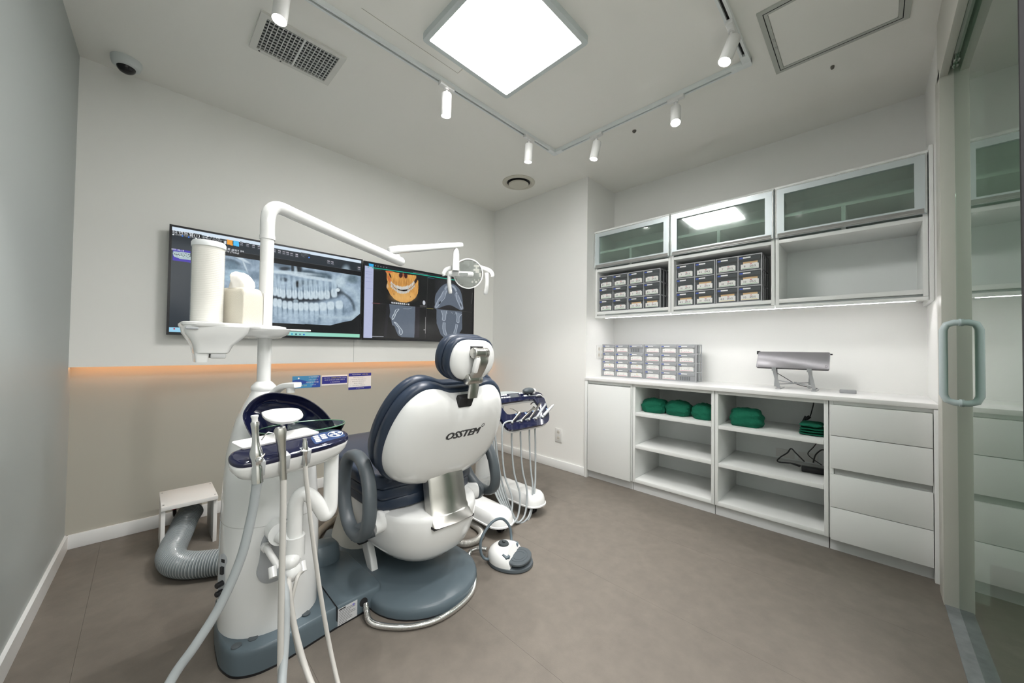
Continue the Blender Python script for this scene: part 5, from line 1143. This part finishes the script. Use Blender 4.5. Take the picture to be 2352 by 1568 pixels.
# panoramic x-ray
XR_ = [(690, 436), (1130, 505), (1700, 595), (2308, 690), (2300, 900), (2280, 1135), (2180, 1215), (2050, 1240), (1925, 1272), (1260, 1240), (690, 1230)]
m = P.poly(XR_, (140, 160, 178)); NZf = fbm(P.px*1.0, P.py*1.6, 26, 3); N2 = fbm(P.px, P.py, 7, 9)
P.img[m] += (NZf*90+N2*30)[m][:, None]
keep = P.img.copy(); base_outside = ~m
for x, y, rx, ry, an, g in ((800, 520, 90, 28, .35, (60, 75, 88)), (780, 560, 90, 60, .1, (95, 120, 138)), (900, 480, 110, 16, .5, (205, 220, 230)), (940, 560, 90, 10, 1.2, (190, 205, 215)), (840, 640, 120, 30, .05, (165, 195, 212)), (760, 700, 70, 40, 0, (160, 190, 208)),
        (1060, 680, 60, 45, 0, (110, 130, 148)), (1380, 560, 110, 40, .2, (90, 105, 120)), (1410, 600, 60, 22, 0, (45, 52, 60)), (1505, 590, 16, 60, 0, (35, 40, 46)), (1580, 610, 34, 60, 0, (18, 20, 24)), (1700, 660, 120, 40, .2, (60, 75, 86)), (1880, 690, 90, 40, .2, (70, 88, 100)), (1545, 620, 16, 45, 0, (175, 190, 200)),
        (1500, 650, 300, 20, .08, (198, 214, 224)), (1750, 710, 320, 20, .16, (205, 220, 230)), (1300, 640, 120, 16, .1, (195, 212, 222)), (2060, 760, 62, 75, .5, (190, 208, 218)), (2200, 720, 70, 50, .2, (90, 108, 118)), (2130, 640, 50, 80, .2, (165, 185, 198)), (1565, 785, 44, 38, 0, (12, 14, 16)), (1400, 730, 50, 24, .1, (60, 72, 84)),
        (1650, 770, 60, 28, .2, (95, 112, 124)), (1740, 760, 60, 30, .1, (110, 128, 142))):
    P.ell(x, y, rx, ry, g, an, .5, .85)
P.line([(700, 1000), (900, 1000), (1100, 992), (1290, 948), (1400, 958), (1500, 968), (1620, 972), (1760, 962), (1880, 925), (1990, 905), (2045, 878)], 64, (22, 26, 32), .9, 1.0, 4)
P.line([(2030, 875), (2100, 900), (2170, 960), (2205, 1030), (2215, 1090)], 26, (60, 72, 82), .8, 1.0, 4)
P.line([(2100, 830), (2200, 860), (2262, 960), (2270, 1080), (2200, 1170)], 60, (172, 192, 205), .8, 1.0, 4)
P.line([(2190, 1185), (2000, 1180), (1800, 1165)], 34, (185, 203, 214), .7, 1.0, 4)
TE = (200, 216, 226)
ups = [(1290, 850), (1340, 865), (1385, 880), (1455, 880), (1520, 885), (1588, 895), (1655, 890), (1710, 895), (1765, 890), (1830, 895), (1900, 890), (1985, 870)]
for k, (x, y) in enumerate(ups):
    w = 28 if k < 3 else (31 if k < 9 else 37); P.ell(x, y-75, w*.72, 105, (180, 200, 214), 0, .45, .8, p=2.4); P.ell(x, y+22, w, 52, TE, 0, .22, .95, p=3)
    P.ell(x, y-20, 4, 60, (120, 140, 158), 0, .5, .6); P.ell(x+w+3, y-20, 4, 50, (70, 85, 98), 0, .5, .6)
lows = [(1290, 1000), (1340, 1010), (1400, 1030), (1462, 1035), (1528, 1045), (1590, 1050), (1650, 1045), (1715, 1055), (1770, 1055), (1850, 1050), (1940, 1040), (2040, 1030)]
for k, (x, y) in enumerate(lows):
    w = (28 if k < 3 else 31) if k < 9 else 44; P.ell(x, y+85, w*.72, 105, (176, 196, 211), 0, .5, .75, p=2.4); P.ell(x, y, w, 50, TE, 0, .22, .95, p=3)
    P.ell(x+w+3, y+45, 5, 50, (85, 102, 116), 0, .5, .6)
for x in (760, 830, 900, 970, 1040, 1110): P.ell(x, 900, 30, 60, TE, 0, .3, .8); P.ell(x, 1060, 32, 60, TE, 0, .3, .8)
P.ell(2030, 855, 24, 22, (215, 228, 235), 0, .2); P.ell(1530, 985, 30, 20, (150, 168, 180), 0, .4)
P.img[m] += (fbm(P.px, P.py, 4, 21)*26)[m][:, None]; P.img[base_outside & (P.V > .1445) & (P.U > .105)] = np.where(keep[base_outside & (P.V > .1445) & (P.U > .105)] > 0, keep[base_outside & (P.V > .1445) & (P.U > .105)], 0)
P.rect(0, 1, .957, 1, (150, 212, 200)); bar = (P.V > .957); P.img[bar] = (np.array([150, 205, 235])*(1-np.clip(P.U*1.1, 0, 1))[..., None]+np.array([150, 215, 190])*np.clip(P.U*1.1, 0, 1)[..., None])[bar]
for x, cc in ((102, (180, 40, 70)), (1380, (170, 90, 170)), (1427, (235, 180, 60)), (1475, (40, 150, 190)), (1522, (30, 70, 90)), (1568, (90, 120, 150)), (1614, (50, 110, 200))): P.ell(x, 1310+(x-102)*.046, 11, 9, cc, 0, .2)
P.build(t1); P1 = P
Yt = YS+.0006
def tw(px, py): return P1.inv(px, py)
L1 = []
for s_, cx, cy, size, m_ in (('\ub374\ud2b8\uc6f9(1)', 436.5, 536, .024, EW), ('\ud658\uc790', 402.5, 527.5, .011, EW), ('\uac80\uc0c9', 402.5, 532, .011, EW), ('\uac80\uc0c9', 472.5, 544, .013, EW), ('\uc9c4\ub8cc\uc815\ubcf4', 409.5, 537.5, .010, EG), ('\uc0ac\uc9c4', 428, 540.5, .010, EG), ('X-Ray', 443.5, 543.5, .010, EG), ('\uc2a4\uce94', 458.5, 546, .010, EG),
        ('\u25b6 \ud654\uba74 \ubd84\ud560', 493, 543.5, .012, EW), ('\uac00\ub85c 2\uce78\u00d7\uc138\ub85c 1\uce78', 499.5, 551, .012, EG), ('\ubaa8 \uc804\uccb4 \ub0a0\uc9dc', 469, 553.5, .011, EG), ('2025-05-10', 408.5, 573, .012, EW), ('\ub374\ud2b8\uc6f9 \u7537 @35Y 3M', 533, 572.5, .015, EW), ('2025-05-10 (Today)', 525, 577, .014, EW)):
    x, z = tw(cx, cy); L1.append((s_, x, z, size, m_, Yt))
wtext(t1, L1)
t2, (a, b_, c, d) = tv('right wall monitor showing a jaw CT with four views', 1.171, 2.272, 1.100, 1.712)
P = Paint(a, b_, c, d, YS+.001, 520, 290, ((842, 599.5), (1088.8, 648.5), (1080.7, 783), (831.6, 777))); P.img[:] = (20, 20, 22); P.rect(0, 1, 0, .045, (26, 27, 32)); P.rect(0, .066, .045, 1, (178, 184, 214))
P.use(820, 520, 5.6)
for y in (560, 590, 640, 690, 780): P.line([(130, y+8), (212, y+18)], 5, (150, 160, 195), .8)
P.poly([(176, 463), (238, 473), (238, 507), (176, 498)], (50, 170, 230)); P.ell(168, 512, 10, 5, (20, 180, 150))
for x in (262, 297, 334, 371, 408): P.ell(x, 494+(x-262)*.19, 7, 7, (130, 132, 138), 0, .3)
P.line([(220, 520), (800, 612), (1240, 690), (1480, 730)], 10, (22, 178, 150), 1, .3)
P.line([(750, 588), (935, 622)], 6, (150, 150, 155), .8); P.line([(935, 655), (905, 1050), (870, 1440)], 3, (70, 72, 72)); P.line([(195, 985), (560, 1015), (910, 1052), (1470, 1108)], 3, (70, 72, 72))
P.line([(240, 540), (330, 552)], 6, (60, 90, 80)); P.line([(938, 660), (1016, 674)], 6, (60, 110, 140)); P.line([(205, 985), (300, 993)], 8, (120, 70, 75)); P.line([(908, 1056), (985, 1064)], 8, (120, 115, 60))
P.line([(886, 1170), (874, 1380)], 3, (200, 200, 200)); P.line([(1487, 860), (1472, 1000)], 3, (120, 120, 120)); P.ell(864, 1334, 12, 5, (180, 180, 180)); P.line([(165, 1420), (330, 1424)], 8, (200, 205, 215))
P.use(850, 590, 7.84)
for pts, cc in (([(310, 850), (360, 850), (290, 1450), (240, 1445)], (30, 30, 36)), ([(830, 900), (910, 905), (870, 1460), (790, 1458)], (36, 33, 40)), ([(1205, 400), (1690, 480), (1690, 520), (1640, 940), (1180, 940)], (27, 27, 32))): P.poly(pts, cc)
# rendered jaw
sk = [(312, 240), (420, 252), (560, 285), (700, 315), (868, 335), (866, 400), (900, 420), (898, 560), (885, 660), (840, 740), (760, 800), (660, 826), (560, 815), (460, 765), (385, 680), (350, 600), (318, 548), (330, 495), (345, 440), (330, 380), (335, 300)]
m = P.poly(sk, (205, 150, 78), 1); P.img[m] += (fbm(P.px*2.2, P.py*.7, 6, 5)*60)[m][:, None]*np.array([1, .9, .6])
P.ell(610, 720, 210, 90, (222, 178, 110), 0, .6, .6); P.ell(380, 260, 60, 20, (205, 95, 60), .1, .6, .9); P.ell(375, 390, 26, 70, (190, 90, 50), -.3, .5, .7); P.ell(396, 330, 12, 46, (40, 22, 16), -.35, .3); P.ell(858, 430, 22, 60, (40, 24, 18), .5, .3); P.ell(340, 520, 18, 40, (205, 170, 130), 0, .4)
P.ell(590, 325, 34, 48, (62, 26, 26), .15, .25); P.ell(678, 335, 30, 48, (62, 26, 26), -.1, .25); P.ell(634, 330, 9, 60, (170, 95, 70), 0, .4)
for k in range(13): x = 450+k*30; P.ell(x, 470+abs(k-6)*-2, 5, 60, (150, 95, 45), 0, .5, .55)
for k in range(16):
    u_ = (k-7.5)/7.5; x = 615+u_*205; y = 575-u_*u_*105; P.ell(x, y-5, 15 if abs(u_) < .5 else 12, 40 if abs(u_) < .5 else 30, (205, 205, 200), 0, .2)
    P.ell(x, y+62-u_*u_*8, 13 if abs(u_) < .5 else 12, 34 if abs(u_) < .5 else 26, (196, 196, 190), 0, .2)
for k in range(17):
    u_ = (k-8)/7.5; x = 615+u_*205; y = 605-u_*u_*105; P.ell(x, y, 2.2, 45, (120, 95, 80), 0, .5, .6)
P.poly([(512, 560), (560, 585), (610, 592), (660, 588), (712, 578), (690, 612), (640, 620), (600, 612), (540, 602)], (22, 18, 18))
P.line([(418, 470), (470, 560), (520, 590)], 7, (90, 70, 62), .7); P.line([(712, 590), (770, 560), (830, 500)], 7, (90, 70, 62), .7)
P.ell(450, 668, 6, 14, (110, 75, 50), 0, .4); P.ell(748, 720, 6, 9, (110, 75, 50), 0, .4)
for k in range(9): P.poly([(398+k*37, 808+k*4), (428+k*37, 812+k*4), (428+k*37, 842+k*4), (398+k*37, 838+k*4)], (165, 168, 172) if k != 7 else (60, 62, 66)); P.ell(413+k*37, 826+k*4, 8, 8, (225, 228, 230), 0, .3)
P.ell(988, 830, 24, 42, (195, 200, 208), 0, .12); P.line([(915, 880), (1028, 890)], 5, (120, 120, 122)); P.line([(912, 893), (1010, 902)], 5, (110, 110, 112))
# axial slice
GB = (88, 98, 112); BN = (168, 178, 190)
ax_ = [(1445, 470), (1560, 520), (1640, 620), (1668, 760), (1668, 900), (1640, 968), (1560, 930), (1480, 885), (1420, 875), (1340, 890), (1250, 925), (1200, 925), (1180, 860), (1190, 720), (1240, 620), (1330, 520)]
P.poly(ax_, GB, 1, 3)
P.line([(1380, 620), (1340, 680), (1290, 760), (1240, 840), (1200, 905)], 66, (120, 130, 145), 1, .3, 3); P.line([(1340, 620), (1290, 720), (1240, 780), (1192, 905), (1230, 895), (1310, 800), (1360, 740), (1395, 620)], 9, BN, 1, .4, 3); P.line([(1565, 690), (1590, 760), (1630, 850), (1650, 930)], 62, (120, 130, 145), 1, .3, 3)
P.line([(1560, 690), (1570, 770), (1600, 850), (1640, 940), (1660, 930), (1655, 860), (1620, 760), (1600, 700)], 9, BN, 1, .4, 3); P.ell(1270, 830, 16, 30, (50, 58, 68), .6, .3); P.ell(1636, 870, 10, 32, (50, 58, 68), -.3, .3)
for x, y in ((1380, 575), (1400, 545), (1440, 525), (1480, 525), (1510, 540), (1535, 560), (1550, 585), (1562, 612), (1570, 660)): P.ell(x, y, 16, 19, BN, 0, .2); P.ell(x, y, 7, 9, (110, 120, 134), 0, .3)
# sagittal slice
P.poly([(360, 850), (830, 898), (788, 1458), (560, 1452), (500, 1420), (465, 1340), (440, 1255), (395, 1230), (385, 1140), (352, 1080), (368, 1000)], (92, 102, 116)); 
P.line([(470, 960), (440, 1030), (402, 1090), (408, 1135), (450, 1080), (480, 1010), (530, 950)], 11, (205, 215, 222), 1, .4, 3); P.line([(460, 1000), (430, 1075)], 10, (150, 160, 172)); P.line([(470, 955), (530, 938)], 7, (165, 175, 186)); P.line([(610, 935), (700, 940), (760, 922)], 9, (150, 160, 172), .9, .5, 3)
P.line([(435, 1180), (480, 1240), (520, 1300), (520, 1370), (545, 1405), (575, 1380), (575, 1330), (530, 1270), (480, 1200), (440, 1180)], 11, (200, 210, 218), 1, .4, 3); P.ell(546, 1345, 18, 36, (120, 130, 144), 0, .3)
# coronal slice
P.poly([(1205, 945), (1652, 990), (1640, 1300), (1560, 1420), (1440, 1490), (1330, 1470), (1260, 1400), (1195, 1200)], (86, 96, 110))
for x0, y0, pts in ((0, 0, [(1285, 970), (1310, 1060), (1300, 1140), (1350, 1145), (1365, 1060), (1385, 975)]), (0, 0, [(1540, 1000), (1560, 1080), (1550, 1170), (1590, 1185), (1600, 1090), (1645, 1040)]), (0, 0, [(1310, 1185), (1300, 1290), (1320, 1390), (1370, 1420), (1345, 1310), (1350, 1190)]), (0, 0, [(1535, 1215), (1520, 1290), (1490, 1370), (1520, 1390), (1550, 1300), (1565, 1225)])):
    P.poly(pts, (118, 128, 142), 1, 3); P.line(pts, 9, BN, 1, .4, 3)
P.line([(1390, 975), (1375, 1010), (1400, 1020)], 6, BN, .8); P.line([(1470, 1000), (1480, 1025)], 6, BN, .8); P.line([(1520, 1040), (1560, 1010)], 6, BN, .8)
P.img += (fbm(P.px, P.py, 3, 33)*6)[..., None]; P.build(t2)
b = MB(); b.box((1.130, YM-.0009, 1.09), (1.1345, YM-.0001, 1.10)); bmesh.ops.delete(b.bm, geom=b.bm.verts[:], context='VERTS'); b.bm.free()
# ================================================================ WALL STICKERS
CY_ = mat('sticker cyan', (.06, .28, .55), .4); NB = mat('sticker navy', (.03, .035, .27), .4); LB = mat('sticker deep blue', (.03, .08, .38), .4); YE = mat('sticker yellow', (.75, .68, .10), .5); GT = mat('sticker grey text', (.25, .25, .27), .5); WT2 = mat('sticker pale text', (.55, .62, .75), .5)
ys = YL-.0016
def sticker(label, x0, x1, z0, z1, face):
    t = empty('notice_sticker', label, 'sticker', ((x0+x1)/2, YL, z0), group='blue notices under the monitors'); t.pop('group', None) if False else None
    B('card', face, [((x0, ys, z0), (x1, YL-.0002, z1))], t, flat=True); return t
t = sticker('light blue notice sticker with a swooping dark wave, left of three under the monitors', .737, .920, .745, .831, CY_)
b = MB(); P0_ = [(.738, .800), (.76, .806), (.79, .805), (.82, .795), (.85, .785), (.825, .776), (.79, .770), (.76, .782), (.738, .785)]
b.prism(P0_, frm((0, ys, 0), X3, Z3), .0001, .0004, m=0); b.prism([(.86, .746), (.919, .746), (.919, .83), (.905, .83)], frm((0, ys, 0), X3, Z3), .0001, .0003, m=0)
b.prism(circ(14, .006, .006, (.776, .815)), frm((0, ys, 0), X3, Z3), .0001, .0005, m=1); b.build('artwork', [LB, WHT], t, flat=True)
wtext(t, [('C \ubd80\uc0b0\ud558\uc774\uce58\uacfc', .876, .820, .0105, WHT, ys), ('\uac00\uc871\uc758 \ub9c8\uc74c\uc73c\ub85c', .872, .800, .0095, WT2, ys), ('\uc5ec\ub7ec\ubd84\uc758 \uce58\uc544\ub97c', .866, .782, .0125, WHT, ys), ('\ud3c9\uc0dd \uac74\uac15', .808, .761, .011, YE, ys), ('\uc744 \uc704\ud558\uc5ec', .872, .763, .0095, WT2, ys)])
t = sticker('white-edged navy notice sticker, middle of three under the monitors', .929, 1.115, .753, .828, WHT)
B('blue_field', NB, [((.931, ys-.0003, .764), (1.113, ys, .818))], t, flat=True)
wtext(t, [('\uc800\ud76c \uce58\uacfc\ub294', .967, .807, .0095, WT2, ys-.0003), ('\uc218\uba74\ub9c8\ucde8 \uc2dc\uc2a4\ud15c', 1.026, .8065, .0095, YE, ys-.0003), ('\uc744 \ub3c4\uc785\ud558\uc5ec', 1.084, .806, .0095, WT2, ys-.0003), ('\ud3b8\uc548\ud55c \uce58\ub8cc \ubc1b\uc73c\uc2e4\uc218 \uc788\ub3c4\ub85d \ub178\ub825\ud569\ub2c8\ub2e4', 1.022, .792, .0088, WHT, ys-.0003), ('C \ubd80\uc0b0\ud558\uc774\uce58\uacfc', 1.024, .775, .0105, WHT, ys-.0003)])
t = sticker('white notice sticker listing five lines between navy bands, right of three under the monitors', 1.124, 1.304, .707, .836, WHT)
B('top_band', NB, [((1.124, ys-.0003, .812), (1.304, ys, .836))], t, flat=True); B('bottom_band', NB, [((1.124, ys-.0003, .707), (1.304, ys, .727))], t, flat=True)
it = [('\ubd80\uc0b0\ud558\uc774\uce58\uacfc\uc758', 1.185, .824, .0105, WHT, ys-.0003), ('5\uac00\uc9c0 \uc57d\uc18d', 1.255, .824, .0105, YE, ys-.0003), ('C \ubd80\uc0b0\ud558\uc774\uce58\uacfc', 1.216, .717, .0095, WHT, ys-.0003)]
for k, s_ in enumerate(('\uc815\ud655\ud55c \uc9c4\ub2e8\uc744 \uc57d\uc18d\ub4dc\ub9bd\ub2c8\ub2e4', '\uacfc\uc789 \uc9c4\ub8cc \uc5c6\ub294 \uc815\uc9c1\ud55c \uc9c4\ub8cc\ub97c \ud569\ub2c8\ub2e4', '\ucca0\uc800\ud55c \uc18c\ub3c5\uacfc \uac10\uc5fc\uad00\ub9ac\ub97c \ud569\ub2c8\ub2e4', '\ud1b5\uc99d \uc5c6\ub294 \uc9c4\ub8cc\ub97c \ud569\ub2c8\ub2e4', '\ub05d\uae4c\uc9c0 \ucc45\uc784\uc9c0\ub294 \uc9c4\ub8cc\ub97c \ud569\ub2c8\ub2e4')):
    it.append((str(k+1), 1.139, .802-k*.0158, .0075, GT, ys)); it.append((s_, 1.205, .802-k*.0158, .0078, GT, ys))
wtext(t, it)
